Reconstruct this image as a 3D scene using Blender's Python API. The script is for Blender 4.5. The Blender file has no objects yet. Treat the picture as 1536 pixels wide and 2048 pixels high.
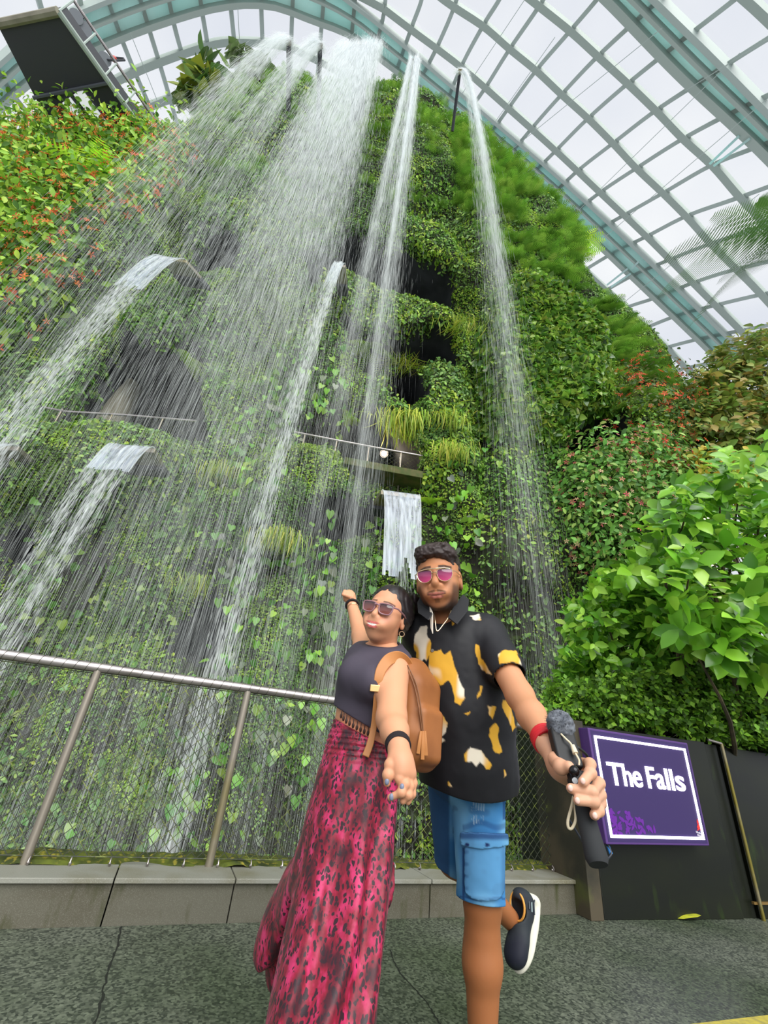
import bpy, bmesh, math, random
import numpy as np
from mathutils import Vector, Matrix
random.seed(7); rng = np.random.default_rng(7)
SC = bpy.context.scene; COL = SC.collection

# ---------------------------------------------------------------- camera
F = 877.0; HC = 0.917
UP = np.array([172., 1624., -F]); UP /= np.linalg.norm(UP)
FW = np.array([0, 0, -1.]); FW = FW - (FW @ UP) * UP; FW /= np.linalg.norm(FW)
RX = np.cross(FW, UP); RM = np.array([RX, FW, UP]); CAM = np.array([0, 0, HC])
cam = bpy.data.cameras.new('camera'); co = bpy.data.objects.new('camera', cam); COL.objects.link(co)
cam.sensor_fit = 'VERTICAL'; cam.sensor_height = 36.0; cam.lens = F / 2048 * 36.0
cam.clip_start = 0.05; cam.clip_end = 400
mw = Matrix.Identity(4)
for i in range(3):
    for j in range(3): mw[i][j] = RM[i, j]
    mw[i][3] = CAM[i]
co.matrix_world = mw; SC.camera = co
SC.view_settings.view_transform = 'Standard'; SC.view_settings.look = 'None'
SC.view_settings.gamma = 1.0; SC.view_settings.use_curve_mapping = False
SC.view_settings.exposure = 0.35
SC.cycles.transparent_max_bounces = 24; SC.cycles.max_bounces = 6
SC.cycles.sample_clamp_indirect = 4.0

def rays(px, py):
    v = np.stack([np.asarray(px, float) - 768., 1024. - np.asarray(py, float), np.full(np.shape(px), -F)], -1)
    return v @ RM.T
def atY(px, py, Y):
    d = rays(px, py); return d * (Y / d[..., 1:2] if d.ndim > 1 else Y / d[1]) + CAM
def atZ(px, py, Z):
    d = rays(px, py); return d * ((Z - HC) / d[2]) + CAM
def proj(P):
    q = (np.asarray(P) - CAM) @ RM
    w = np.maximum(-q[..., 2], 1e-3)
    return 768 + q[..., 0] / w * F, 1024 - q[..., 1] / w * F
def depth(P): return -((np.asarray(P) - CAM) @ RM)[..., 2]

# ---------------------------------------------------------------- light
world = bpy.data.worlds.new('sky'); SC.world = world; world.use_nodes = True
nt = world.node_tree; nt.nodes.clear()
def N(nt, t, **kw):
    n = nt.nodes.new(t)
    for k, v in kw.items():
        if k.startswith('i_'): n.inputs[int(k[2:]) if k[2:].isdigit() else k[2:].replace('_', ' ')].default_value = v
        else: setattr(n, k, v)
    return n
def L(nt, a, b, ai=0, bi=0): nt.links.new(a.outputs[ai], b.inputs[bi])
tc = N(nt, 'ShaderNodeTexCoord'); mp = N(nt, 'ShaderNodeMapping'); mp.inputs['Scale'].default_value = (1.2, 1.2, 2.5)
nz = N(nt, 'ShaderNodeTexNoise'); nz.inputs['Scale'].default_value = 1.6; nz.inputs['Detail'].default_value = 4
cr = N(nt, 'ShaderNodeValToRGB'); cr.color_ramp.elements[0].position = .3; cr.color_ramp.elements[1].position = .7
cr.color_ramp.elements[0].color = (.55, .58, .66, 1); cr.color_ramp.elements[1].color = (.75, .76, .78, 1)
bg = N(nt, 'ShaderNodeBackground'); bg.inputs['Strength'].default_value = 1.0
ow = N(nt, 'ShaderNodeOutputWorld')
L(nt, tc, mp); L(nt, mp, nz); L(nt, nz, cr); L(nt, cr, bg); L(nt, bg, ow)
def sun(name, e, col, ang, d):
    s = bpy.data.lights.new(name, 'SUN'); s.energy = e; s.color = col; s.angle = math.radians(ang)
    o = bpy.data.objects.new(name, s); COL.objects.link(o)
    o.rotation_euler = Vector(d).to_track_quat('-Z', 'Y').to_euler()
sun('overcast_sun', 3.5, (1, .985, .95), 60, (-.25, .75, -.62))

# ---------------------------------------------------------------- helpers
def s2l(c):
    c = np.asarray(c, float) / 255.
    return np.where(c <= .04045, c / 12.92, ((c + .055) / 1.055) ** 2.4)
def rgba(c): return (*[float(x) for x in s2l(c)], 1.0)
def tag(o, label=None, cat=None, group=None, kind=None):
    if label: o['label'] = label
    if cat: o['category'] = cat
    if group: o['group'] = group
    if kind: o['kind'] = kind
    return o
def empty(name, loc, label=None, cat=None, group=None, kind=None, rot=None):
    o = bpy.data.objects.new(name, None); COL.objects.link(o); o.location = tuple(float(v) for v in loc)
    o.empty_display_size = .1
    if rot is not None: o.rotation_euler = rot
    return tag(o, label, cat, group, kind)
def link(o, parent=None):
    COL.objects.link(o)
    if parent is not None:
        o.parent = parent
        pl = Matrix.LocRotScale(parent.location, parent.rotation_euler, None)
        o.matrix_parent_inverse = pl.inverted()      # meshes are written in world coordinates
    return o
def mesh_np(name, V, Fc, mat, parent=None, col=None, smooth=False, mats=None, midx=None):
    V = np.asarray(V, np.float32).reshape(-1, 3); Fc = np.asarray(Fc, np.int32); k = Fc.shape[1]
    me = bpy.data.meshes.new(name); me.vertices.add(len(V)); me.vertices.foreach_set('co', V.ravel())
    me.loops.add(Fc.size); me.loops.foreach_set('vertex_index', Fc.ravel())
    me.polygons.add(len(Fc)); me.polygons.foreach_set('loop_start', np.arange(0, Fc.size, k, dtype=np.int32))
    try: me.polygons.foreach_set('loop_total', np.full(len(Fc), k, np.int32))
    except Exception: pass
    if col is not None:
        a = me.color_attributes.new('Col', 'FLOAT_COLOR', 'POINT')
        c4 = np.ones((len(V), 4), np.float32); c4[:, :3] = col; a.data.foreach_set('color', c4.ravel())
    for m in (mats or [mat]): me.materials.append(m)
    if midx is not None: me.polygons.foreach_set('material_index', np.asarray(midx, np.int32))
    if smooth: me.polygons.foreach_set('use_smooth', np.ones(len(Fc), bool))
    me.update(calc_edges=True); me.validate()
    o = bpy.data.objects.new(name, me); return link(o, parent)
class MB:
    """collects shapes into one mesh"""
    def __init__(s): s.v = []; s.f = []
    def add(s, V, Fs):
        b = len(s.v); s.v += [tuple(map(float, p)) for p in V]; s.f += [tuple(i + b for i in f) for f in Fs]; return s
    def quadbox(s, c8):
        return s.add(c8, [(0, 3, 2, 1), (4, 5, 6, 7), (0, 1, 5, 4), (1, 2, 6, 5), (2, 3, 7, 6), (3, 0, 4, 7)])
    def box(s, c, ex, ey, ez):   # centre and three half-axis vectors
        c, ex, ey, ez = [np.array(q, float) for q in (c, ex, ey, ez)]
        return s.quadbox([c - ex - ey - ez, c + ex - ey - ez, c + ex + ey - ez, c - ex + ey - ez, c - ex - ey + ez, c + ex - ey + ez, c + ex + ey + ez, c - ex + ey + ez])
    def tube(s, P, r, n=10, cap=True, closed=False, flat=1.0, up=(0, 0, 1)):
        P = [np.array(p, float) for p in P]; m = len(P); r = [r] * m if np.isscalar(r) else r
        b = len(s.v); nn = None
        for i in range(m):
            t = (P[(i + 1) % m] - P[i - 1]) if closed else (P[min(i + 1, m - 1)] - P[max(i - 1, 0)])
            t /= max(np.linalg.norm(t), 1e-9)
            if nn is None:
                nn = np.array(up, float) - (np.array(up) @ t) * t
                if np.linalg.norm(nn) < 1e-3: nn = np.cross(t, [1, .3, 0])
            nn = nn - (nn @ t) * t; nn /= max(np.linalg.norm(nn), 1e-9); bb = np.cross(t, nn)
            for k in range(n):
                a = 2 * math.pi * (k + .5) / n
                s.v.append(tuple(P[i] + r[i] * (math.cos(a) * nn * flat + math.sin(a) * bb)))
        for i in range(m if closed else m - 1):
            for k in range(n):
                a0, a1 = b + i * n, b + ((i + 1) % m) * n
                s.f.append((a0 + k, a0 + (k + 1) % n, a1 + (k + 1) % n, a1 + k))
        if cap and not closed:
            s.f.append(tuple(b + k for k in range(n))[::-1]); s.f.append(tuple(b + (m - 1) * n + k for k in range(n)))
        return s
    def ball(s, c, r, n=12, m=8, M3=None):
        c = np.array(c, float); r = np.array([r] * 3 if np.isscalar(r) else r, float); b = len(s.v)
        for i in range(m + 1):
            th = math.pi * i / m
            for k in range(n):
                a = 2 * math.pi * k / n; q = r * np.array([math.sin(th) * math.cos(a), math.sin(th) * math.sin(a), math.cos(th)])
                s.v.append(tuple(c + (M3 @ q if M3 is not None else q)))
        for i in range(m):
            for k in range(n):
                s.f.append((b + i * n + k, b + (i + 1) * n + k, b + (i + 1) * n + (k + 1) % n, b + i * n + (k + 1) % n))
        return s
    def build(s, name, mat, parent=None, smooth=True, bevel=0):
        me = bpy.data.meshes.new(name); me.from_pydata(s.v, [], s.f); me.materials.append(mat)
        bm = bmesh.new(); bm.from_mesh(me); bmesh.ops.remove_doubles(bm, verts=bm.verts, dist=1e-6); bmesh.ops.recalc_face_normals(bm, faces=bm.faces)
        bm.to_mesh(me); bm.free()
        if smooth:
            me.polygons.foreach_set('use_smooth', np.ones(len(me.polygons), bool))
            try: me.set_sharp_from_angle(angle=math.radians(40))
            except Exception: pass
        o = bpy.data.objects.new(name, me); link(o, parent)
        if bevel:
            md = o.modifiers.new('bevel', 'BEVEL'); md.width = bevel; md.segments = 2; md.limit_method = 'ANGLE'
        return o

def mat(name, col=(128, 128, 128), rough=.6, metal=0, spec=.4, noise=None, bump=None, attr=False, trans=0, sheen=0, emit=None, coat=0):
    m = bpy.data.materials.new(name); m.use_nodes = True; nt = m.node_tree; nt.nodes.clear()
    out = N(nt, 'ShaderNodeOutputMaterial'); p = N(nt, 'ShaderNodeBsdfPrincipled')
    p.inputs['Base Color'].default_value = rgba(col); p.inputs['Roughness'].default_value = rough; p.inputs['Metallic'].default_value = metal
    p.inputs['Specular IOR Level'].default_value = spec; p.inputs['Coat Weight'].default_value = coat
    tc = N(nt, 'ShaderNodeTexCoord'); src = None
    if attr:
        a = N(nt, 'ShaderNodeAttribute'); a.attribute_name = 'Col'; L(nt, a, p); src = a
    if noise:    # list of (scale, colour, lo, hi, stretch)
        prev = None
        if attr: prev = (src, 0)
        for (sc, c2, lo, hi, st) in noise:
            mp = N(nt, 'ShaderNodeMapping'); mp.inputs['Scale'].default_value = st
            nz = N(nt, 'ShaderNodeTexNoise'); nz.inputs['Scale'].default_value = sc; nz.inputs['Detail'].default_value = 5
            mr = N(nt, 'ShaderNodeMapRange'); mr.inputs['From Min'].default_value = lo; mr.inputs['From Max'].default_value = hi
            mx = N(nt, 'ShaderNodeMix', data_type='RGBA'); L(nt, tc, mp, 3); L(nt, mp, nz); L(nt, nz, mr); L(nt, mr, mx)
            if prev is None: mx.inputs[6].default_value = rgba(col)
            else: nt.links.new(prev[0].outputs[prev[1]], mx.inputs[6])
            mx.inputs[7].default_value = rgba(c2); prev = (mx, 2)
        nt.links.new(prev[0].outputs[prev[1]], p.inputs['Base Color']); src = prev[0]
    if bump:
        nz = N(nt, 'ShaderNodeTexNoise'); nz.inputs['Scale'].default_value = bump[0]; nz.inputs['Detail'].default_value = 6
        b = N(nt, 'ShaderNodeBump'); b.inputs['Strength'].default_value = bump[1]; b.inputs['Distance'].default_value = bump[2]
        L(nt, tc, nz, 3); L(nt, nz, b, 0, 2); nt.links.new(b.outputs[0], p.inputs['Normal'])
    if emit: p.inputs['Emission Color'].default_value = rgba(emit[0]); p.inputs['Emission Strength'].default_value = emit[1]
    last = p
    if trans:
        t = N(nt, 'ShaderNodeBsdfTranslucent'); t.inputs[0].default_value = rgba(col)
        if attr: L(nt, src, t)
        ms = N(nt, 'ShaderNodeMixShader'); ms.inputs[0].default_value = trans; L(nt, p, ms, 0, 1); L(nt, t, ms, 0, 2); last = ms
    L(nt, last, out)
    return m
# value noise
_lat = rng.random((64, 64, 64)).astype(np.float32)
def vnoise(P, s=1.0):
    Q = np.asarray(P, float) * s; i = np.floor(Q).astype(int); f = Q - i; f = f * f * (3 - 2 * f); i &= 63; j = (i + 1) & 63
    r = 0
    for a in (0, 1):
        for b in (0, 1):
            for c in (0, 1):
                r = r + _lat[(j if a else i)[..., 0], (j if b else i)[..., 1], (j if c else i)[..., 2]] * (f[..., 0] if a else 1 - f[..., 0]) * (f[..., 1] if b else 1 - f[..., 1]) * (f[..., 2] if c else 1 - f[..., 2])
    return r
def fbm(P, s=1.0, o=4): return sum(vnoise(np.asarray(P) + 7.3 * k, s * 2 ** k) * .5 ** (k + 1) for k in range(o)) - .5 + .5 ** (o + 1)
def sdpoly(px, py, poly):
    """signed distance (px) to a polygon, negative inside"""
    p = np.stack([px, py], -1).astype(float); d = np.full(p.shape[:-1], 1e18); ins = np.zeros(p.shape[:-1], bool); n = len(poly)
    for i in range(n):
        a = np.array(poly[i], float); b = np.array(poly[i - 1], float); e = b - a; w = p - a
        h = np.clip((w @ e) / (e @ e), 0, 1); q = w - h[..., None] * e; d = np.minimum(d, (q ** 2).sum(-1))
        c = (a[1] <= p[..., 1]) != (b[1] <= p[..., 1])
        with np.errstate(divide='ignore', invalid='ignore'): xx = a[0] + (p[..., 1] - a[1]) / (b[1] - a[1] + 1e-12) * (b[0] - a[0])
        ins ^= c & (p[..., 0] < xx)
    return np.where(ins, -1, 1) * np.sqrt(d)
def sstep(a, b, x): t = np.clip((x - a) / (b - a), 0, 1); return t * t * (3 - 2 * t)
def spline(P, n):
    P = np.array(P, float); m = len(P); out = []
    Q = np.vstack([2 * P[0] - P[1], P, 2 * P[-1] - P[-2]])
    for k in np.linspace(0, m - 1, n):
        i = min(int(k), m - 2); t = k - i; a, b, c, d = Q[i:i + 4]
        out.append(.5 * (2 * b + (c - a) * t + (2 * a - 5 * b + 4 * c - d) * t * t + (3 * b - a - 3 * c + d) * t ** 3))
    return np.array(out)
# ---------------------------------------------------------------- materials
M = {}
M['leaf'] = mat('leaf', rough=.5, attr=True, trans=.3, spec=.35)
M['leafgloss'] = mat('glossy_leaf', rough=.28, attr=True, trans=.3, spec=.5)
M['rock'] = mat('mossy_soil', (38, 42, 26), .95, noise=[(1.2, (30, 27, 22), .4, .6, (1, 1, 1)), (9, (54, 70, 30), .5, .7, (1, 1, 1))], bump=(14, .8, .08))
M['cave'] = mat('dark_cave_rock', (46, 48, 52), .9, noise=[(1.5, (30, 32, 34), .4, .6, (1, 1, 1))], bump=(6, .8, .1))
M['steel'] = mat('painted_steel', (168, 180, 174), .5, spec=.3)
M['steelbeam'] = mat('painted_steel_arch', (160, 172, 164), .5, spec=.3)
M['teal'] = mat('teal_panel', (200, 232, 228), .35, spec=.5, trans=.55, noise=[(.25, (232, 242, 240), .45, .6, (1, 1, 1))])
M['dark'] = mat('dark_steel', (52, 54, 60), .55)
M['rail'] = mat('brushed_steel', (186, 178, 176), .32, metal=.85, noise=[(3, (140, 134, 130), .4, .7, (1, 1, 1))])
M['railpost'] = mat('weathered_steel', (150, 142, 130), .42, metal=.6, noise=[(2.2, (126, 116, 52), .48, .62, (1, 1, .6))])
M['wire'] = mat('wire', (58, 62, 52), .5, metal=.4, noise=[(20, (120, 130, 60), .5, .7, (1, 1, 1))])
M['stone'] = mat('granite', (92, 90, 78), .8, noise=[(1.5, (78, 74, 60), .4, .65, (1, 1, 3)), (260, (112, 110, 98), .5, .75, (1, 1, 1)), (5, (60, 62, 34), .55, .72, (3, 3, .7))], bump=(200, .3, .004))
M['stonetop'] = mat('granite_cap', (132, 132, 122), .6, noise=[(2.5, (108, 104, 82), .45, .65, (1, 1, 1)), (200, (148, 148, 138), .5, .75, (1, 1, 1))], bump=(200, .2, .003))
M['mosscol'] = mat('moss', (88, 98, 28), .95, noise=[(9, (48, 58, 22), .4, .62, (1, 1, 1)), (30, (150, 140, 50), .55, .7, (1, 1, 1))], bump=(60, 1, .02))
M['panel'] = mat('black_wet_panel', (18, 21, 17), .34, spec=.35, noise=[(1.1, (26, 30, 16), .45, .7, (1, 1, 2)), (5, (34, 46, 18), .6, .75, (2, 2, .7))])
M['concrete'] = mat('concrete', (150, 145, 128), .8, noise=[(1, (120, 116, 100), .4, .6, (1, 1, 1))])
M['gold'] = mat('gold', (205, 165, 110), .3, metal=.9)
M['lampglow'] = mat('lamp_glow', (255, 220, 180), emit=((255, 214, 170), 14))

# ---------------------------------------------------------------- floor
flm = bpy.data.materials.new('wet_asphalt'); flm.use_nodes = True; nt = flm.node_tree; nt.nodes.clear()
out = N(nt, 'ShaderNodeOutputMaterial'); p = N(nt, 'ShaderNodeBsdfPrincipled'); tc = N(nt, 'ShaderNodeTexCoord')
v = N(nt, 'ShaderNodeTexVoronoi'); v.inputs['Scale'].default_value = 95; L(nt, tc, v, 3)
r = N(nt, 'ShaderNodeValToRGB'); L(nt, v, r, 1)
e = r.color_ramp.elements; e[0].color = rgba((52, 58, 50)); e[1].color = rgba((118, 124, 108)); e[0].position = .25; e[1].position = .95
n2 = N(nt, 'ShaderNodeTexNoise'); n2.inputs['Scale'].default_value = 1.3; L(nt, tc, n2, 3)
mx = N(nt, 'ShaderNodeMix', data_type='RGBA', blend_type='MULTIPLY'); mx.inputs[0].default_value = 1
r2 = N(nt, 'ShaderNodeValToRGB'); r2.color_ramp.elements[0].position = .35; r2.color_ramp.elements[1].position = .65
r2.color_ramp.elements[0].color = (.55, .66, .5, 1); r2.color_ramp.elements[1].color = (1, 1, 1, 1)
L(nt, n2, r2); L(nt, r, mx, 0, 6); L(nt, r2, mx, 0, 7); nt.links.new(mx.outputs[2], p.inputs['Base Color'])
rr = N(nt, 'ShaderNodeMapRange'); rr.inputs['To Min'].default_value = .28; rr.inputs['To Max'].default_value = .6; L(nt, n2, rr); nt.links.new(rr.outputs[0], p.inputs['Roughness'])
b = N(nt, 'ShaderNodeBump'); b.inputs['Strength'].default_value = .7; b.inputs['Distance'].default_value = .006; L(nt, v, b, 0, 2); nt.links.new(b.outputs[0], p.inputs['Normal']); L(nt, p, out)
FZ = .03
KD = np.array([.9356, .353, 0]); KN = np.array([.353, -.9356, 0]); K0 = np.array([-1.665, 2.957, 0])   # kerb direction, normal to the path, first post
# floor: path side of the kerb, with the joint cracks cut as narrow grooves
fa, fb = K0 - 9 * KD + .23 * KN, K0 + 14 * KD + .23 * KN
MB().add([(fa[0], fa[1], FZ), (fb[0], fb[1], FZ), (fb[0] + 3, -6, FZ), (fa[0] - 3, -6, FZ), (fa[0], fa[1], FZ - .3), (fb[0], fb[1], FZ - .3), (fb[0] + 3, -6, FZ - .3), (fa[0] - 3, -6, FZ - .3)],
    [(0, 1, 2, 3), (4, 7, 6, 5), (0, 4, 5, 1), (1, 5, 6, 2), (2, 6, 7, 3), (3, 7, 4, 0)]).build('floor', flm, smooth=False)['kind'] = 'structure'
def crack(pts, w, nm, lab):
    m_ = MB(); P = [atZ(x, y, FZ + .001) for x, y in pts]; P = spline(P, 30); P = P + np.c_[(rng.random((30, 2)) - .5) * w * 1.2, np.zeros(30)]
    V = []; 
    for i in range(30):
        t = P[min(i + 1, 29)] - P[max(i - 1, 0)]; n_ = np.array([-t[1], t[0], 0]); n_ /= np.linalg.norm(n_); ww = w * (.5 + rng.random())
        V += [P[i] - n_ * ww / 2, P[i] + n_ * ww / 2]
    o = m_.add(V, [(2 * i, 2 * i + 1, 2 * i + 3, 2 * i + 2) for i in range(29)]).build(nm, M['crack'], smooth=False); tag(o, lab, 'crack')
M['crack'] = mat('crack_filler', (30, 33, 27), .7)
crack([(243, 1852), (232, 1900), (212, 1960), (190, 2048)], .008, 'pavement_crack', 'dark joint crack across the asphalt left of the woman')
crack([(780, 1900), (800, 1945), (850, 2000), (880, 2048)], .006, 'pavement_crack', 'faint dark crack in the asphalt between skirt and bare leg')
o = MB().add([atZ(1380, 2048, FZ + .003), atZ(1400, 2110, FZ + .003), atZ(1700, 2040, FZ + .003), atZ(1560, 2027, FZ + .003)], [(0, 1, 2, 3)]).build('painted_line', mat('yellow_paint', (190, 175, 70), .6, noise=[(30, (150, 140, 80), .4, .7, (1, 1, 1))]), smooth=False)
tag(o, 'yellow painted line on the asphalt at the lower right', 'road marking')

# ---------------------------------------------------------------- kerb stones
def kerb_pt(s, off, z): q = K0 + KD * s + KN * off; return (q[0], q[1], z)
def kerb_s(px, py, z): q = atZ(px, py, z); return float((q - K0) @ KD)
js = [-4.6, -3.0, -1.25, kerb_s(217, 1800, .12), kerb_s(458, 1790, .12), kerb_s(848, 1790, .12), 3.88]
names = ['grey granite kerb stone off to the far left', 'grey granite kerb stone at the left edge of the frame', 'grey granite kerb stone under the leftmost fence post', 'grey granite kerb stone between the two left fence posts', 'grey granite kerb stone under the second post and behind the skirt', 'long wet granite kerb stone behind the man, ending at the black panels']
for i in range(1, 6):
    a, b_ = js[i] + .003, js[i + 1] - .003; g = empty('kerb_stone', kerb_pt((a + b_) / 2, .1, FZ), names[i], 'kerb stone', 'kerb stones under the fence')
    m_ = MB(); m_.quadbox([kerb_pt(a, -.25, -.3), kerb_pt(b_, -.25, -.3), kerb_pt(b_, .228, -.3), kerb_pt(a, .228, -.3), kerb_pt(a, -.25, .195), kerb_pt(b_, -.25, .195), kerb_pt(b_, .228, .195), kerb_pt(a, .228, .195)])
    m_.build('block', M['stone'], g, smooth=False, bevel=.003)
    m_ = MB(); m_.quadbox([kerb_pt(a, -.25, .197), kerb_pt(b_, -.25, .197), kerb_pt(b_, .25, .197), kerb_pt(a, .25, .197), kerb_pt(a, -.25, .22), kerb_pt(b_, -.25, .22), kerb_pt(b_, .25, .22), kerb_pt(a, .25, .22)])
    m_.build('cap', M['stonetop'], g, smooth=False, bevel=.004)
# moss strip growing along the back of the kerb
P = []; 
sv = np.linspace(-4, 3.9, 160); ov = np.linspace(-.27, .02, 12)
G = np.array([[kerb_pt(s, o_, .224) for o_ in ov] for s in sv]); G[..., 2] += np.clip(fbm(G, 6, 4) * .10 + .022 - (np.abs(ov + .14) / .14)[None] ** 2 * .03, -.012, .1)
idx = np.arange(160 * 12).reshape(160, 12); Fq = np.stack([idx[:-1, :-1], idx[1:, :-1], idx[1:, 1:], idx[:-1, 1:]], -1).reshape(-1, 4)
o = mesh_np('moss_strip', G, Fq, M['mosscol'], smooth=True); tag(o, 'yellow green moss growing along the kerb under the wire mesh', 'moss', kind='stuff')

# ---------------------------------------------------------------- fence
fe = empty('mesh_fence', kerb_pt(1, 0, .22), 'stainless steel fence with round handrail, slim posts and woven wire mesh', 'fence')
RZ = 1.195
MB().tube([kerb_pt(s, 0, RZ) for s in (-3.6, 3.72)], .029, 20).build('handrail', M['rail'], fe)
posts = [-2.62, 0.0, .924, 1.85, 2.78, 3.66]
for s in posts:
    MB().tube([kerb_pt(s, 0, z) for z in (.22, RZ)], .0235, 16).build('post', M['railpost'], fe)
# woven mesh: wavy wires crossing as diamonds
m_ = MB(); pitch = .062; z0, z1 = .255, RZ - .035; H = z1 - z0
V = []; Fm = []
def wire(s0, sgn):
    n = int(H / (pitch / 2)) ; pts = []
    for k in range(n + 1):
        z = z0 + H * k / n; s = s0 + sgn * (k * pitch / 2 * 1.0)
        w = .0
        pts.append(kerb_pt(s, (.003 if k % 2 else -.003), z))
    pts = [p_ for p_ in pts if K0[0] - 3.5 * KD[0] < p_[0] < K0[0] + 3.66 * KD[0]]
    if len(pts) > 2: m_.tube(pts, .0026, 4, cap=False)
s = -4.8
while s < 4.9: wire(s, 1); wire(s, -1); s += pitch
m_.tube([kerb_pt(-3.5, 0, z0), kerb_pt(3.66, 0, z0)], .003, 6); m_.tube([kerb_pt(-3.5, 0, z1), kerb_pt(3.66, 0, z1)], .003, 6)
m_.build('wire_mesh', M['wire'], fe)
# bright ferrule at each crossing along the wires
m_ = MB(); s = -3.5
k = 0
hook = MB(); s = -3.4
while s < 3.6:
    hook = MB(); c = np.array(kerb_pt(s, .02, .235)); hook.tube([c + [0, 0, .02], c + KN * .012 + [0, 0, .012], c + KN * .018, c + KN * .012 - [0, 0, .013]], .004, 6); hook.ball(c + KN * .0 + np.array([0, 0, -.006]), .009, 8, 5)
    hook.build('eye_bolt', M['rail'], fe); s += .19
# thin wire lacing around the handrail
m_ = MB(); sa = np.arange(-3.5, 3.6, .0062)
m_.tube([np.array(kerb_pt(s, .0315 * math.cos(s / .062 * 6.283), RZ + .0315 * math.sin(s / .062 * 6.283))) for s in sa], .0013, 4, cap=False)
m_.build('lacing_wire', M['wire'], fe)

# ---------------------------------------------------------------- black panels and sign
PN = np.array([-.3, .954, 0]); PD = np.array([.954, .3, 0]); PO = np.array([1.795, 3.88, 0])
def pp(s, off, z): q = PO + PD * s - PN * off; return (q[0], q[1], z)
def panel(nm, s0, s1, z1, off=0, th=.12, m=None, z0=FZ, **kw):
    mm = MB(); mm.quadbox([pp(s0, off, z0), pp(s1, off, z0), pp(s1, off - th, z0), pp(s0, off - th, z0), pp(s0, off, z1), pp(s1, off, z1), pp(s1, off - th, z1), pp(s0, off - th, z1)])
    return mm.build(nm, m or M['panel'], smooth=False, bevel=.004, **kw)
w = panel('wall_right', 0.0, 1.33, 1.235, 0, .9); w['kind'] = 'structure'
w = panel('wall_right', 1.345, 1.50, 1.225, -.02, .9); w['kind'] = 'structure'
w = panel('wall_right', 1.515, 6, 1.215, 0, .9); w['kind'] = 'structure'
for (sx, z_) in ((1.50, 1.24),):
    g = empty('pipe', pp(sx, .03, FZ), 'thin greenish vertical pipe between the black panels right of the sign', 'pipe')
    MB().tube([pp(sx - .0, .03, FZ), pp(sx - .0, .03, z_)], .014, 10).build('tube', M['railpost'], g); 
    MB().tube([pp(sx, .03, z_), pp(sx - .12, .0, z_ + .02)], .012, 8).build('elbow', M['rail'], g)
o = MB().box(pp(2.0, .012, .13), PD * .55, PN * .01, np.array([0, 0, .008])).build('trim_1', mat('brass_strip', (150, 120, 70), .4, metal=.6), smooth=False); o['kind'] = 'structure'
pil = panel('trim_2', -.13, -.02, 1.262, .02, .5, m=mat('brown_stained_pillar', (74, 66, 50), .7, noise=[(3, (46, 44, 34), .4, .6, (1, 1, 1)), (2, (90, 100, 40), .6, .75, (1, 1, 1))])); pil['kind'] = 'structure'

# sign
SO = np.array([1.764, 3.743, 0]); SD = np.array([.9545, .298, 0]); SNv = np.array([.298, -.9545, 0])
def sp(s, z, off=0): q = SO + SD * s + SNv * off; return (q[0], q[1], z)
# corner heights from the photograph: the board leans very slightly
c_tl, c_tr, c_br, c_bl = (0, 1.211), (1.035, 1.197), (1.045, .495), (.05, .47)
PURP = mat('purple_board', (52, 40, 84), .45, spec=.3, emit=((60, 42, 100), .12)); PSIDE = mat('purple_side', (82, 54, 116), .45)
sg = empty('illuminated_sign', sp(.5, .47, -.05), 'purple light box sign reading The Falls with a glowing white border', 'sign')
f8 = [sp(*c_bl, 0), sp(*c_br, 0), sp(c_br[0], c_br[1], -.115), sp(c_bl[0], c_bl[1], -.115), sp(*c_tl, 0), sp(*c_tr, 0), sp(c_tr[0], c_tr[1], -.115), sp(c_tl[0], c_tl[1], -.115)]
MB().quadbox(f8).build('box', PSIDE, sg, smooth=False, bevel=.006)
def bil(u, v, off=.0):   # u across, v up, on the sign face
    s = (c_bl[0] * (1 - u) + c_br[0] * u) * (1 - v) + (c_tl[0] * (1 - u) + c_tr[0] * u) * v
    z = (c_bl[1] * (1 - u) + c_br[1] * u) * (1 - v) + (c_tl[1] * (1 - u) + c_tr[1] * u) * v
    return np.array(sp(s, z, off))
mm = MB(); mm.quadbox([bil(.02, .02, .001), bil(.985, .02, .001), bil(.985, .02, -.01), bil(.02, .02, -.01), bil(.02, .98, .001), bil(.985, .98, .001), bil(.985, .98, -.01), bil(.02, .98, -.01)])
mm.build('face', PURP, sg, smooth=False)
GLOW = mat('white_light_line', (250, 248, 255), emit=((244, 240, 255), 3.2))
u0, u1, v0, v1, t_ = .045, .957, .055, .935, .018
for nm, (a0, b0, a1, b1) in (('top', (u0, v1 - t_ * 1.3, u1, v1)), ('bot', (u0, v0, u1, v0 + t_ * 1.3)), ('l', (u0, v0 + t_ * 1.3, u0 + t_, v1 - t_ * 1.3)), ('r', (u1 - t_, v0 + t_ * 1.3, u1, v1 - t_ * 1.3))):
    MB().quadbox([bil(a0, b0, .007), bil(a1, b0, .007), bil(a1, b0, .001), bil(a0, b0, .001), bil(a0, b1, .007), bil(a1, b1, .007), bil(a1, b1, .001), bil(a0, b1, .001)]).build('border_light', GLOW, sg, smooth=False)
def text_mesh(txt, size, offset=0., extrude=.0):
    cu = bpy.data.curves.new('t', 'FONT'); cu.body = txt; cu.size = size; cu.offset = offset; cu.extrude = extrude; cu.resolution_u = 4
    ob = bpy.data.objects.new('t', cu); COL.objects.link(ob)
    dg = bpy.context.evaluated_depsgraph_get(); me = bpy.data.meshes.new_from_object(ob.evaluated_get(dg)); COL.objects.unlink(ob)
    v = np.array([list(q.co) for q in me.vertices]); f = [tuple(pp_.vertices) for pp_ in me.polygons]; return v, f
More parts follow.
